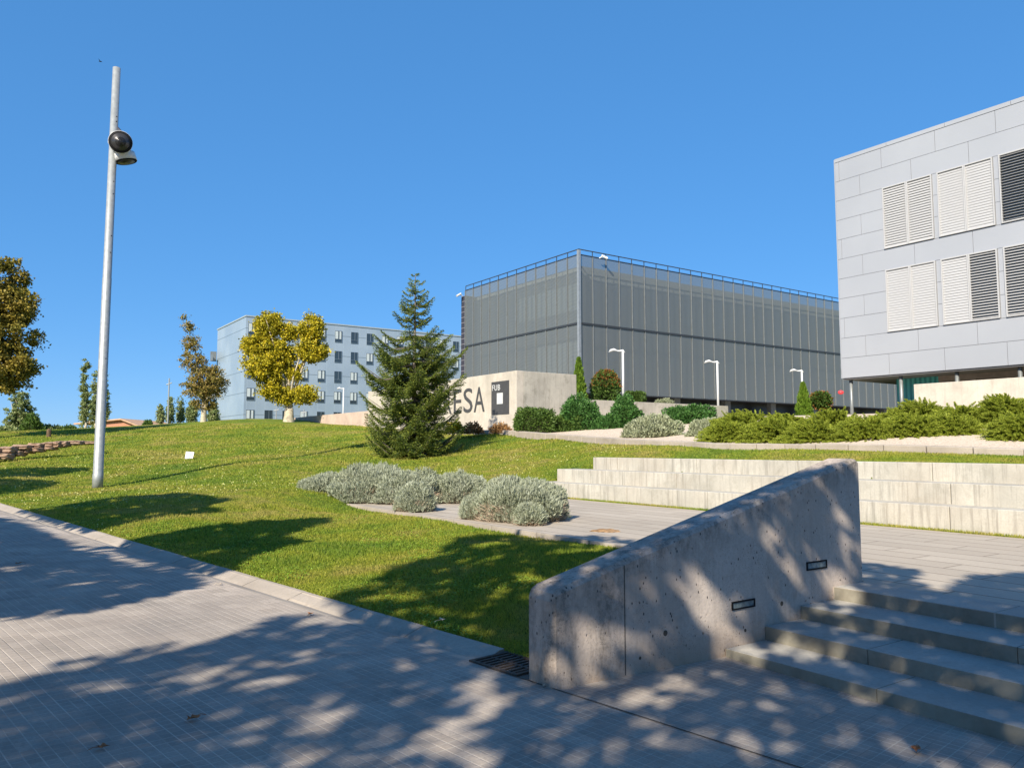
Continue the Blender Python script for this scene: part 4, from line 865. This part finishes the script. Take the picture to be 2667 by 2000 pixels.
# lavender
def lavender(label, cx_, cy_, rx, ry, hz, seed, n, zb=.36, brown=.25):
    g = np.random.default_rng(seed); e = empty('lavender_bush', (cx_, cy_, zb), label, 'lavender bush', 'lavender bushes along the plaza edge')
    ns = max(14, int(rx * ry * 60)); subc = []
    for i in range(ns):
        a = g.random() * 6.283; r = math.sqrt(g.random()) * .8; subc.append((math.cos(a) * r, math.sin(a) * r, .25 * g.random()))
    dd = unit(g.normal(size=(n, 3))); dd[:, 2] = np.abs(dd[:, 2]); ph = np.arctan2(dd[:, 1], dd[:, 0])
    lump = .84 + .42 * (vnoise(ph * 2.2 + 10, dd[:, 2] * 3, seed, 1.1) - .2) + .06 * g.random(n)
    flatr = np.sqrt(dd[:, 0] ** 2 + dd[:, 1] ** 2)
    # superellipse dome: fuller shoulders
    k = (np.abs(dd[:, 0]) ** 2.6 + np.abs(dd[:, 1]) ** 2.6 + np.abs(dd[:, 2]) ** 2.6) ** (-1 / 2.6)
    p = dd * k[:, None] * lump[:, None] * g.uniform(.86, 1.0, (n, 1)); o = np.array([cx_, cy_, zb]); P_ = o + p * np.array([rx, ry, hz]); P_[:, 2] += .05
    ld = dd * np.array([.55, .55, .3]) + [0, 0, 1.0] + g.normal(size=(n, 3)) * .3
    # spikes are little bottle brushes: three thin leaves each
    q = np.repeat(P_, 3, 0) + g.normal(size=(3 * n, 3)) * .010; l3 = np.repeat(ld, 3, 0) + g.normal(size=(3 * n, 3)) * .35
    link('foliage', leafmesh('foliage', q, l3, g.uniform(.045, .10, 3 * n), .016), F_LAV, e)
    nb_ = int(n * brown); a = g.random(nb_) * 6.283; rr_ = g.uniform(.75, .97, nb_); pb2 = o + np.stack([np.cos(a) * rr_ * rx, np.sin(a) * rr_ * ry, g.uniform(0, .45, nb_) * hz], 1)
    db_ = np.stack([np.cos(a), np.sin(a), np.full(nb_, .8)], 1) + g.normal(size=(nb_, 3)) * .5; link('twigs', leafmesh('twigs', pb2, db_, g.uniform(.06, .16, nb_), .008), F_TWG, e)
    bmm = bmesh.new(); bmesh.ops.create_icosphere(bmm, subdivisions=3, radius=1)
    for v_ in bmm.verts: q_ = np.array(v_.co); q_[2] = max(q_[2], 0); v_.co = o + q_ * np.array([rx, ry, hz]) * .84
    me = bpy.data.meshes.new('inner_blob'); bmm.to_mesh(me); bmm.free(); link('inner_blob', me, M_TWIG2, e); return e  # solid dark blob filling the dome under the spikes
F_TWG = foliage('dry_twigs', [(.16, .11, .08), (.28, .21, .15), (.36, .29, .22)], trans=0, rough=.9)
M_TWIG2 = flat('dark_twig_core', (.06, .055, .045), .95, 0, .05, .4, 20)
def lavpx(label, u0, u1, vt, vb, seed, n, depthr=None, zb=.36):
    c = atz((u0 + u1) / 2, vb, zb); rx = (u1 - u0) / 2 * px(c[1]); ry = depthr or rx * .8; c2 = atd((u0 + u1) / 2, vb, c[1] + ry * .75); hz = (vb - vt) * px(c2[1]) - .55 * (ry*0) ; hz = (H - (vt - 1165) * px(c[1] + ry) - zb) * .95 - .045
    return lavender(label, c2[0], c[1] + ry * .8, rx, ry, hz, seed, n, zb)
lavpx('leftmost lavender bush of the row, low and grey-green', 772, 945, 1236, 1308, 81, 11000, .8)
lavpx('high lavender bush second from the left of the row', 868, 1072, 1216, 1314, 82, 13000, .9)
lavpx('wide lavender bush left of the big round one, twigs showing', 985, 1160, 1228, 1318, 83, 11000, .75)
lavpx('small brownish lavender clump standing forward on the paving', 1035, 1128, 1262, 1338, 84, 6500, .4)
lavpx('darker lavender bush directly behind the big round one', 1120, 1275, 1232, 1315, 85, 9000, .7)
lavpx('largest round silvery lavender bush nearest the sloping wall', 1232, 1478, 1248, 1366, 86, 18000, .75)
lavpx('small lavender clump at the left foot of the largest round bush', 1206, 1290, 1295, 1358, 87, 5000, .35)
lavpx('small lavender tuft in front of the largest round bush', 1345, 1415, 1316, 1374, 88, 4200, .25)

# junipers: arching feathery sprays
def juniper(label, u, vt, vb, wpx, d, seed, n=620, rd=None):
    g = np.random.default_rng(seed); top = atd(u, vt, d)[2]; bz = atd(u, vb, d - .3)[2] - .1; c = np.array([atd(u, vb, d)[0], d + .5, bz]); hgt = (top - bz); rx = wpx * px(d); ry = rd or rx * .75
    e = empty('juniper', c, label, 'juniper', 'spreading junipers on the gravel bed')
    P_, D_, Ls = [], [], []; lean = np.array([-.55, -.1, .05])
    for i in range(n):
        dr = g.normal(size=3); dr[2] = abs(dr[2]) * 1.15; dr /= np.linalg.norm(dr); q = c + dr * np.array([rx, ry, hgt]) * g.uniform(.5, .88)
        q[2] = max(q[2], bz + .03)
        out = unit(np.array([dr[0], dr[1], -.05 + .30 * dr[2]]) + lean * g.uniform(.2, 1.2) + g.normal(size=3) * np.array([.3, .3, .16])); L_ = g.uniform(.26, .58) * (1 - .45 * dr[2]); ns = 15; t = np.linspace(0, 1, ns)[:, None]
        bend = g.uniform(.0, .25); pts_ = q + out * t * L_ + np.array([0, 0, 1.]) * (.12 * t - bend * t ** 2) * L_; tang = unit(out + np.array([0, 0, 1.]) * (.12 - 2 * bend * t))
        sd0 = unit(np.cross(tang[0], [0, 0, 1.])); up_ = np.cross(sd0, tang[0])
        for ang in (0, .9, 1.9, 3.1, 4.2, 5.2):
            w_ = sd0 * math.cos(ang) + up_ * math.sin(ang); P_.append(pts_ + g.normal(size=pts_.shape) * .006); D_.append(tang + w_ * .75); Ls.append((.03 + .075 * (1 - t[:, 0]) ** .8) * g.uniform(.8, 1.2, ns))
    P_ = np.concatenate(P_); D_ = np.concatenate(D_); Ls = np.concatenate(Ls); link('foliage', leafmesh('foliage', P_, D_, Ls, .017), F_JUN, e)
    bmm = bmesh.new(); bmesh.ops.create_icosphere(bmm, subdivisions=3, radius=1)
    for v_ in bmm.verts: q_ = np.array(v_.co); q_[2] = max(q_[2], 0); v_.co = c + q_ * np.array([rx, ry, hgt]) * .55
    me = bpy.data.meshes.new('inner_blob'); bmm.to_mesh(me); bmm.free(); link('inner_blob', me, M_TWIG, e); return e  # solid dark blob under the sprays, blocks the view through them
JU = [(1950, 1066, 1150, 105, 24, 'leftmost juniper, sprawling beside the smaller grey shrub'), (2030, 1090, 1156, 90, 22.3, 'low front juniper second from the left'), (2055, 1078, 1120, 75, 26, 'rear juniper in front of the slim cypress'),
      (2190, 1062, 1140, 95, 24.5, 'high juniper directly below the red ball and thin column'), (2140, 1096, 1160, 95, 21.3, 'front juniper left of centre touching the kerb'), (2270, 1086, 1162, 95, 20.7, 'front juniper whose tips reach lowest over the gravel'),
      (2330, 1074, 1130, 70, 24, 'juniper in front of the teal glass'), (2420, 1036, 1135, 95, 23, 'tall juniper hiding the left end of the pale concrete wall'), (2395, 1080, 1150, 90, 20.5, 'front juniper above the open patch of gravel'),
      (2530, 1052, 1128, 85, 22, 'juniper in front of the middle of the pale concrete wall'), (2500, 1085, 1140, 80, 20.4, 'front juniper just left of the right-edge gravel notch'), (2650, 1024, 1120, 85, 21.5, 'tallest juniper at the right edge of the view'), (2690, 1075, 1158, 70, 18.6, 'nearest juniper cut off by the right edge'), (1905, 1098, 1150, 55, 23, 'small juniper tuft overhanging the smaller grey shrub')]
for i, (u, vt, vb, wp, d, lab) in enumerate(JU): juniper(lab, u, vt - 3, vb + (9 if u < 2350 else 5), wp * 1.06, d, 100 + i, int(480 + wp * 6))

# fir
def fir():
    b = atd(1077, 1192, 30); b[2] = tz(b[0], b[1]) - .05; g = np.random.default_rng(11); top = atd(1077, 716, 30)[2]; hgt = top - b[2]
    e = empty('fir_tree', b, 'dark green conical fir standing alone on the lawn in front of the lettered wall', 'fir')
    m = MB(); m.tube([b, b + [0, 0, hgt * .5], b + [0, 0, hgt]], [.13, .07, .012], 8)
    prof_v = [717, 735, 770, 800, 830, 850, 875, 900, 930, 960, 1000, 1030, 1060, 1100, 1130, 1160, 1190]; prof_r = [4, 24, 38, 50, 58, 44, 100, 116, 128, 146, 142, 132, 148, 146, 134, 138, 118]
    P_, D_, Ls = [], [], []
    z = hgt * .995; lev = 0
    while z > .12:
        f = 1 - z / hgt; vv = 1192 - z / px(30); R_l = np.interp(vv, prof_v, prof_r) * px(30) * .98
        nb_ = int(3 + f * 6 + g.integers(0, 2)); a0 = g.random() * 6.28
        for k in range(nb_):
            a = a0 + k * 6.283 / nb_ + g.normal() * .16; L_ = max(.1, R_l * g.uniform(.58, 1.08)); zz0 = g.normal() * .04; dr = np.array([math.cos(a), math.sin(a)]); rise = .13 * L_ * (1 - f * 1.2) + g.normal() * .05 * (.3 + L_)
            ns = max(4, int(L_ / .045)); t = np.linspace(.1, 1, ns); zz = z + zz0 + rise * t - .22 * L_ * np.sin(t * math.pi * .9) * (.4 + f) + .17 * L_ * t ** 3
            c = np.stack([b[0] + dr[0] * L_ * t, b[1] + dr[1] * L_ * t, b[2] + zz], 1)
            if L_ > .3: m.tube([c[0], c[ns // 2], c[-1]], [.022 * L_ + .006, .012 * L_, .003], 5, cap=False)
            ax = unit(np.gradient(c, axis=0)); sd_ = np.array([-dr[1], dr[0], 0])
            # twigs in the branch plane
            tw = []
            for i in range(1, ns):
                wl = (.40 * L_ * (1 - t[i]) ** .7 * min(1, t[i] * 2.6) + .05) * g.uniform(.7, 1.2)
                for s_ in (-1, 1):
                    td = unit(ax[i] * .85 + sd_ * s_ + [0, 0, g.normal() * .10 - .16]); mtn = max(2, int(wl / .038)); tt_ = np.linspace(0, 1, mtn)[:, None]; tw.append((c[i] + td * wl * tt_ - np.array([0, 0, .12]) * tt_ ** 2 * wl, np.repeat(td[None], mtn, 0)))
            tw.append((c, ax)); q = np.concatenate([x[0] for x in tw]); dq = np.concatenate([x[1] for x in tw])
            for _ in range(3): P_.append(q + g.normal(size=q.shape) * .006); D_.append(dq * .9 + g.normal(size=q.shape) * [.45, .45, .25] + [0, 0, .04])
        z -= (.15 + .21 * f) * (1.9 if 845 < vv < 880 else 1.25 if vv < 845 else 1); lev += 1
    P_ = np.concatenate(P_); D_ = np.concatenate(D_)
    link('needles', leafmesh('needles', P_, D_, g.uniform(.05, .10, len(P_)), .026), F_FIR, e); m.build('trunk', flat('fir_bark', (.16, .14, .12), .9), e); print('fir', len(P_))
fir()

# ------------------------------------------------------------------ street trees left of and behind the viewpoint (their shade falls into the picture)
def poly_in(px_, py_, poly):
    ins = np.zeros(len(px_), bool); j = len(poly) - 1
    for i in range(len(poly)):
        xi, yi = poly[i]; xj, yj = poly[j]; c = ((yi > py_) != (yj > py_)) & (px_ < (xj - xi) * (py_ - yi) / (yj - yi + 1e-12) + xi); ins ^= c; j = i
    return ins
SH = np.array([SD[0] / -SD[2], SD[1] / -SD[2]])       # ground shift per metre of height
def G(u, v, z=None):     # image point on a surface of height z -> where that sun ray meets z=0
    p = atwalk(u, v) if z is None else atz(u, v, z); return p[:2] + SH * p[2]
def Dp(x, y): return (x * 1.2057, y * 1.2057)
def dg(l, z=None): return [G(*Dp(x, y), z) for x, y in l]
R1 = dg([(-500, 2100), (-400, 1560), (0, 1472), (110, 1445), (280, 1405), (420, 1392), (500, 1378), (570, 1350), (560, 1335), (600, 1324), (650, 1332), (640, 1345), (700, 1352), (780, 1350)]) + \
     dg([(690, 1290), (740, 1265), (800, 1250), (870, 1222), (960, 1200), (1010, 1172), (1110, 1168), (1190, 1180), (1310, 1180)], .22) + \
     [ab(1.5, 2.6), ab(.9, 3.6), ab(.2, 3.4)] + dg([(1960, 1240), (1990, 1275), (2030, 1283), (2100, 1250), (2212, 1238), (2600, 1225)], .39) + [np.array([14., 9.]), np.array([14., 0.]), np.array([6., -1.]), np.array([0, 1.])]
R2 = dg([(-60, 1125), (0, 1118), (60, 1140), (250, 1215), (400, 1240), (440, 1262), (330, 1290), (200, 1318), (100, 1330), (0, 1337), (-400, 1380), (-500, 1200)])
def Gt(l):
    out = []
    for x, y in l:
        z = .3
        for _ in range(12): p = atz(*Dp(x, y), z); z = .5 * z + .5 * min(tz(p[0], p[1]), 1.4)
        out.append(p[:2] + SH * p[2])
    return out
R2b = Gt([(50, 1103), (150, 1090), (250, 1074), (390, 1066), (500, 1080), (440, 1093), (485, 1106), (330, 1118), (250, 1135), (200, 1150), (120, 1128)])
R2c = Gt([(230, 1185), (290, 1165), (420, 1142), (560, 1126), (712, 1120), (700, 1133), (600, 1160), (660, 1172), (540, 1200), (500, 1235), (420, 1240), (330, 1215)])
R2d = Gt([(-300, 1062), (-300, 1034), (0, 1034), (110, 1038), (120, 1047), (90, 1056), (0, 1070)])
R2e = Gt([(-400, 1022), (0, 1015), (100, 1010), (200, 1012), (190, 1018), (100, 1026), (0, 1030), (-400, 1046)])
HOL = []
for (u, v, ru, rv) in [(209, 1801, 80, 15), (215, 1848, 60, 11), (494, 1770, 80, 12), (608, 1797, 55, 10), (443, 1810, 75, 10), (386, 1877, 50, 9), (411, 1910, 62, 10), (95, 1934, 85, 13), (30, 1865, 55, 13), (405, 1982, 80, 12), (576, 1987, 60, 12),
                       (1063, 1725, 35, 11), (1120, 1905, 85, 24), (1215, 1872, 80, 22), (1180, 1940, 70, 14), (1316, 1835, 58, 22), (1362, 1800, 45, 14), (1560, 1832, 85, 20), (1650, 1806, 95, 20), (1755, 1778, 95, 17), (1845, 1758, 50, 10),
                       (2233, 1835, 28, 11), (2196, 1934, 35, 17), (2431, 1885, 35, 18), (2326, 1947, 65, 14), (1424, 1925, 62, 20), (1547, 1968, 85, 14), (1683, 1960, 45, 12), (1844, 1885, 30, 8), (700, 1850, 40, 8), (820, 1910, 45, 8), (930, 1965, 60, 10), (2080, 1985, 60, 9), (2520, 1990, 50, 9),
                       (1010, 1445, 60, 8), (1150, 1480, 60, 8), (1300, 1460, 50, 8), (2500, 1560, 40, 8)]:
    HOL.append([G(u + ru * math.cos(a) + 0, v - rv * math.sin(a) - .12 * ru * math.cos(a)) for a in np.linspace(0, 6.1, 12)])
def GW(u, v): b_, z_ = wallpt(u, v); return ab(0, b_) + SH * z_
for (u, v, ru, rv) in [(1510, 1640, 70, 26), (1665, 1695, 35, 30), (1862, 1690, 25, 28), (2011, 1400, 45, 60), (1930, 1330, 30, 35), (2212, 1420, 16, 90), (2165, 1497, 45, 28), (2150, 1290, 50, 28), (1400, 1600, 20, 40)]:
    HOL.append([GW(u + ru * math.cos(a), v - rv * math.sin(a) + .1 * ru * math.cos(a)) for a in np.linspace(0, 6.1, 12)])
for (u, v, ru, rv, z) in [(2289, 1560, 18, 15, .34), (2350, 1797, 40, 13, .06), (2180, 1222, 45, 12, 1.5), (1813, 1369, 30, 9, 1.1), (1580, 1440, 40, 9, .85), (2440, 1500, 60, 6, .39)]:
    HOL.append([G(u + ru * math.cos(a), v - rv * math.sin(a), z) for a in np.linspace(0, 6.1, 12)])
def caster(name, label, polys, zr, n, leaf, seed, hole, trunk, hsc=2.6, csz=.35):
    """plane tree crown; leaves drawn where their shade would fall inside the shaded ground areas"""
    g = np.random.default_rng(seed); allp = np.concatenate([np.array(p) for p in polys]); lo_, hi_ = allp.min(0), allp.max(0); out = []
    tot = 0
    while tot < n:
        k = n; q = g.uniform(lo_, hi_, (k, 2)); ins = np.zeros(k, bool)
        for p in polys: ins |= poly_in(q[:, 0], q[:, 1], p)
        q = q[ins]; k = len(q)
        # coordinates along / across the sunlight, gaps stretched along it
        s = q @ (SH / np.linalg.norm(SH)); c = q @ np.array([SH[1], -SH[0]]) / np.linalg.norm(SH)
        nz_ = .6 * vnoise(s + 50, c * 1.5 + 50, seed, hsc) + .4 * vnoise(s + 50, c * 1.4 + 50, seed + 1, hsc * 2.3); aa_, bb_ = toab(q[:, 0], q[:, 1]); hl = hole - .16 * ((bb_ > .8) & (aa_ < 1.5)) if seed == 201 else hole; ok_ = nz_ > hl
        if seed == 201:
            for h_ in HOL: ok_ &= ~poly_in(q[:, 0], q[:, 1], h_)
        q = q[ok_]; k = len(q)
        z = g.uniform(zr[0], zr[1], k); P_ = np.stack([q[:, 0] - SH[0] * z, q[:, 1] - SH[1] * z, z], 1)
        rel = pb_[:2] - P_[:, :2]; sn = SH / np.linalg.norm(SH); al = rel @ sn; la = np.abs(rel @ np.array([sn[1], -sn[0]])); hp = z - al / np.linalg.norm(SH)
        P_ = P_[~((la < .36) & (al > 0) & (hp > .55) & (hp < 13))]
        uu, vv, yy = proj(P_)
        vis = (yy > 0) & (uu > -60) & (uu < 2730) & (vv > -60) & (vv < 2060); P_ = P_[~vis]; out.append(P_); tot += len(P_)
    P_ = np.concatenate(out)[:n]; tb = np.array(trunk, float); e = empty(name, tb, label, 'tree', 'street plane trees shading the pavement')
    link('crown', leafmesh('crown', P_, g.normal(size=P_.shape), leaf * g.uniform(.7, 1.3, n), leaf * .85, fold=.1), F_MAP, e)
    m = MB(); f = tb + [0, 0, 3.2]; m.tube([tb - [0, 0, .2], tb + [0, 0, 1.5], f], [.24, .18, .16], 10)
    for k in g.choice(n, 9, replace=False): t = P_[k]; m.tube([f - [0, 0, .1], f * .5 + t * .5 + [0, 0, .3], t], [.08, .05, .01], 6)
    m.build('trunk', M_BARK, e, smooth=True)
caster('plane_tree', 'plane tree behind the viewpoint whose crown dapples the steps and near pavement', [R1], (5.6, 9.5), 52000, .175, 201, .375, (-4.5, -7.0, .2))
caster('plane_tree', 'plane tree left of the view shading the pavement and lawn edge at left', [R2, R2b, R2c], (4.2, 8.2), 24000, .17, 202, .33, (-13.5, 6.0, .3))
caster('plane_tree', 'plane tree farther left whose shade streaks the lawn near the lamp post', [R2d, R2e], (4.5, 8.5), 11000, .2, 203, .22, (-20.5, 13.5, .4))

# ------------------------------------------------------------------ grass
def grass(n, y0, y1, hgt, wd, name, k=1.6):
    g = np.random.default_rng(int(y0 * 10)); y = y0 * (y1 / y0) ** (g.random(n)); x = (g.random(n) * 2 - 1) * .70 * y; a, b = toab(x, y)
    ok = (kside(x, y) > -.02 + .03 * g.normal(size=n)) & ~((a < 12.22) & (b > 1.9) & (b < 7.2)) & ~((a < .32) & (b < 2.1)) & ~((a < 11.28) & (b > 8.3) & (b < 8.64)) & ~((a < 12.08) & (b > 7) & (b < 8.4))
    x, y = x[ok], y[ok]
    # stay on the lawn side of the upper kerb
    kx = np.array([p[0] for p in ukp])[::-1]; ky = np.array([p[1] for p in ukp])[::-1]; yk = np.interp(x, kx, ky, left=99); ok = y < yk - .05
    sgd = (x - sgO[0]) * V[0] + (y - sgO[1]) * V[1]; ok &= sgd < -.05; x, y = x[ok], y[ok]; z = ground_z(x, y); m_ = len(x)
    p = np.stack([x, y, z - .005], 1); d = g.normal(size=(m_, 3)) * [.55, .55, 0] + [0, 0, 1]; sc = (y / y0)[:, None].ravel()
    cl = .6 + .8 * vnoise(x, y, 3, 2.0)
    return blades(name, p, d, hgt * g.uniform(.5, 1.4, m_) * cl * np.minimum(sc, k), wd * np.minimum(sc ** .8, 3))
me1 = grass(560000, 5.6, 16, .026, .0075, 'grass'); o = link('grass', me1, M_BLADE); tag(o, 'short clover-rich green grass covering the near part of the lawn', 'grass', kind='stuff')
me1 = grass(300000, 15, 50, .035, .018, 'grass', 2.2); o = link('grass', me1, M_BLADE); tag(o, 'mown yellow-green grass on the rising far part of the lawn', 'grass', kind='stuff')
# clover leaves, near lawn
g = np.random.default_rng(77); n = 60000; y = 5.8 * (15 / 5.8) ** g.random(n); x = (g.random(n) * 2 - 1) * .7 * y; a, b = toab(x, y); ok = (kside(x, y) > .03) & ~((a < .32)) & ~((a < 12.3) & (b > 1.9)) & (vnoise(x, y, 8, 1.1) > .42); x, y = x[ok], y[ok]
p = np.stack([x, y, ground_z(x, y) + g.uniform(.015, .04, len(x))], 1); d = g.normal(size=p.shape) * [1, 1, .25]
o = link('clover', leafmesh('clover', p, d, .02, .022, side=np.tile([0, 0, 1.], (len(p), 1)) + g.normal(size=p.shape) * .3), foliage('clover_leaf', [(.07, .16, .015), (.13, .25, .02), (.2, .3, .03)], tint=(.2, .24, .02), nscale=.8)); tag(o, 'patches of small bright clover leaves in the near lawn', 'clover', kind='stuff')
g = np.random.default_rng(79); n = 9000; y = 9 * (34 / 9) ** g.random(n); x = (g.random(n) * 2 - 1) * .7 * y; a, b = toab(x, y); ok = (kside(x, y) > .1) & ~((a < 12.4) & (b > -3)) & (vnoise(x, y, 12, .35) > .5) & (b < 14); x, y = x[ok], y[ok]
p = np.stack([x, y, ground_z(x, y) + .03], 1); o = link('clover', leafmesh('clover', p, g.normal(size=p.shape) * [1, 1, .2], .018 * (y / 9) ** .7, .02 * (y / 9) ** .7), flat('pale_clover', (.5, .5, .2), .8)); tag(o, 'scattered pale clover heads and weeds dotting the lawn', 'clover', kind='stuff')
# grass tufts along the bench foot
g = np.random.default_rng(78); n = 16000; a = g.uniform(-12, 12.1, n); b = 7.06 + g.random(n) * .1; P2 = np.array([OX, OY]) + a[:, None] * U + b[:, None] * V; keep = (vnoise(a, b, 4, 1.5) > .15)
p = np.stack([P2[:, 0], P2[:, 1], np.full(n, .39)], 1)[keep]; o = link('grass', blades('grass', p, g.normal(size=p.shape) * [.4, .4, 0] + [0, 0, 1], g.uniform(.02, .06, len(p)), .012), M_BLADE); tag(o, 'thin line of short grass along the foot of the seating tiers', 'grass', kind='stuff')

# ------------------------------------------------------------------ fallen leaves, bird, soil heap
def dry_leaf(p, s_, rz, label, mat_, grp='fallen plane leaves'):
    e = empty('fallen_leaf', p, label, 'leaf', grp, rz); m = MB(); n = 15; vs = [(0, 0, .012)]
    for k in range(n):
        a = 2 * math.pi * k / n; r = s_ * (1.0 if k % 3 == 0 else .5 if k % 3 == 1 else .62) * (.8 + .2 * math.sin(a)); vs.append((math.cos(a) * r, math.sin(a) * r, .01 + .25 * s_ * abs(math.sin(a * 1.5)) + random.uniform(0, .12) * s_))
    m.add(vs, [(0, k + 1, (k + 1) % n + 1) for k in range(n)]); m.build('blade', mat_, e, loc=(0, 0, 0)); m = MB(); m.tube([(0, 0, .012), (-s_ * 1.1, .2 * s_, .02), (-s_ * 1.6, .5 * s_, .008)], .0018, 5); m.build('stalk', mat_, e, loc=(0, 0, 0))
M_LF = flat('dry_leaf', (.30, .12, .05), .8, 0, .2, .3, 60); M_LF2 = flat('pale_dry_leaf', (.5, .42, .33), .8, 0, .2, .2, 60)
for (u, v, s_, lab, mt_) in [(499, 1877, .055, 'largest orange-brown fallen leaf on the shaded pavement', M_LF), (268, 1952, .042, 'brown fallen leaf near the bottom left corner', M_LF), (810, 1602, .045, 'brown fallen leaf lying on the gutter stone', M_LF), (47, 1470, .05, 'brown fallen leaf on the pavement at the left edge', M_LF), (2385, 1958, .05, 'dark crumpled leaf against the foot of the lowest step', M_LF), (572, 1524, .035, 'small tan fallen leaf on the pavement beside the gutter', M_LF2), (1415, 1790, .02, 'tiny pale leaf scrap near the foot of the sloping wall', M_LF2)]:
    p = atwalk(u, v); dry_leaf((p[0], p[1], p[2] + .003), s_, random.uniform(0, 6), lab, mt_)
p = atz(1152, 1609, .17); dry_leaf((p[0], p[1], ground_z(p[0], p[1])[0] + .05), .05, 1.0, 'pale fallen leaf lying on the shaded lawn', M_LF2)
bp = atd(261, 161, 45); e = empty('bird', bp, 'tiny dark bird flying near the top of the tall post', 'bird'); m = MB(); m.tube([(-.16, 0, .03), (-.06, 0, .01), (.08, 0, -.01), (.2, 0, -.05)], [.01, .045, .05, .01], 8)
m.add([(-.04, 0, .02), (.06, 0, .01), (.0, -.3, .14), (-.04, -.28, .14)], [(0, 1, 2, 3)]); m.add([(-.04, 0, .02), (.06, 0, .01), (.02, .3, .12), (-.04, .28, .12)], [(0, 1, 2, 3)]); m.build('body', M_BLACK, e, loc=(0, 0, 0)); e.scale = (.6, .6, .6)
sp_ = atz(1578, 1382, .40); bm = bmesh.new(); bmesh.ops.create_icosphere(bm, subdivisions=3, radius=1)
for v in bm.verts: nn_ = 1 + .3 * math.sin(v.co.x * 5) * math.cos(v.co.y * 6); v.co = Vector((v.co.x * .2 * nn_, v.co.y * .13 * nn_, max(v.co.z, 0) * .035 * nn_))
me = bpy.data.meshes.new('soil_heap'); bm.to_mesh(me); bm.free(); tag(link('soil_heap', me, M_SOIL, loc=(sp_[0], sp_[1], .39)), 'small heap of brown soil on the pale plaza slabs', 'soil heap')
print('done', len(bpy.data.objects))
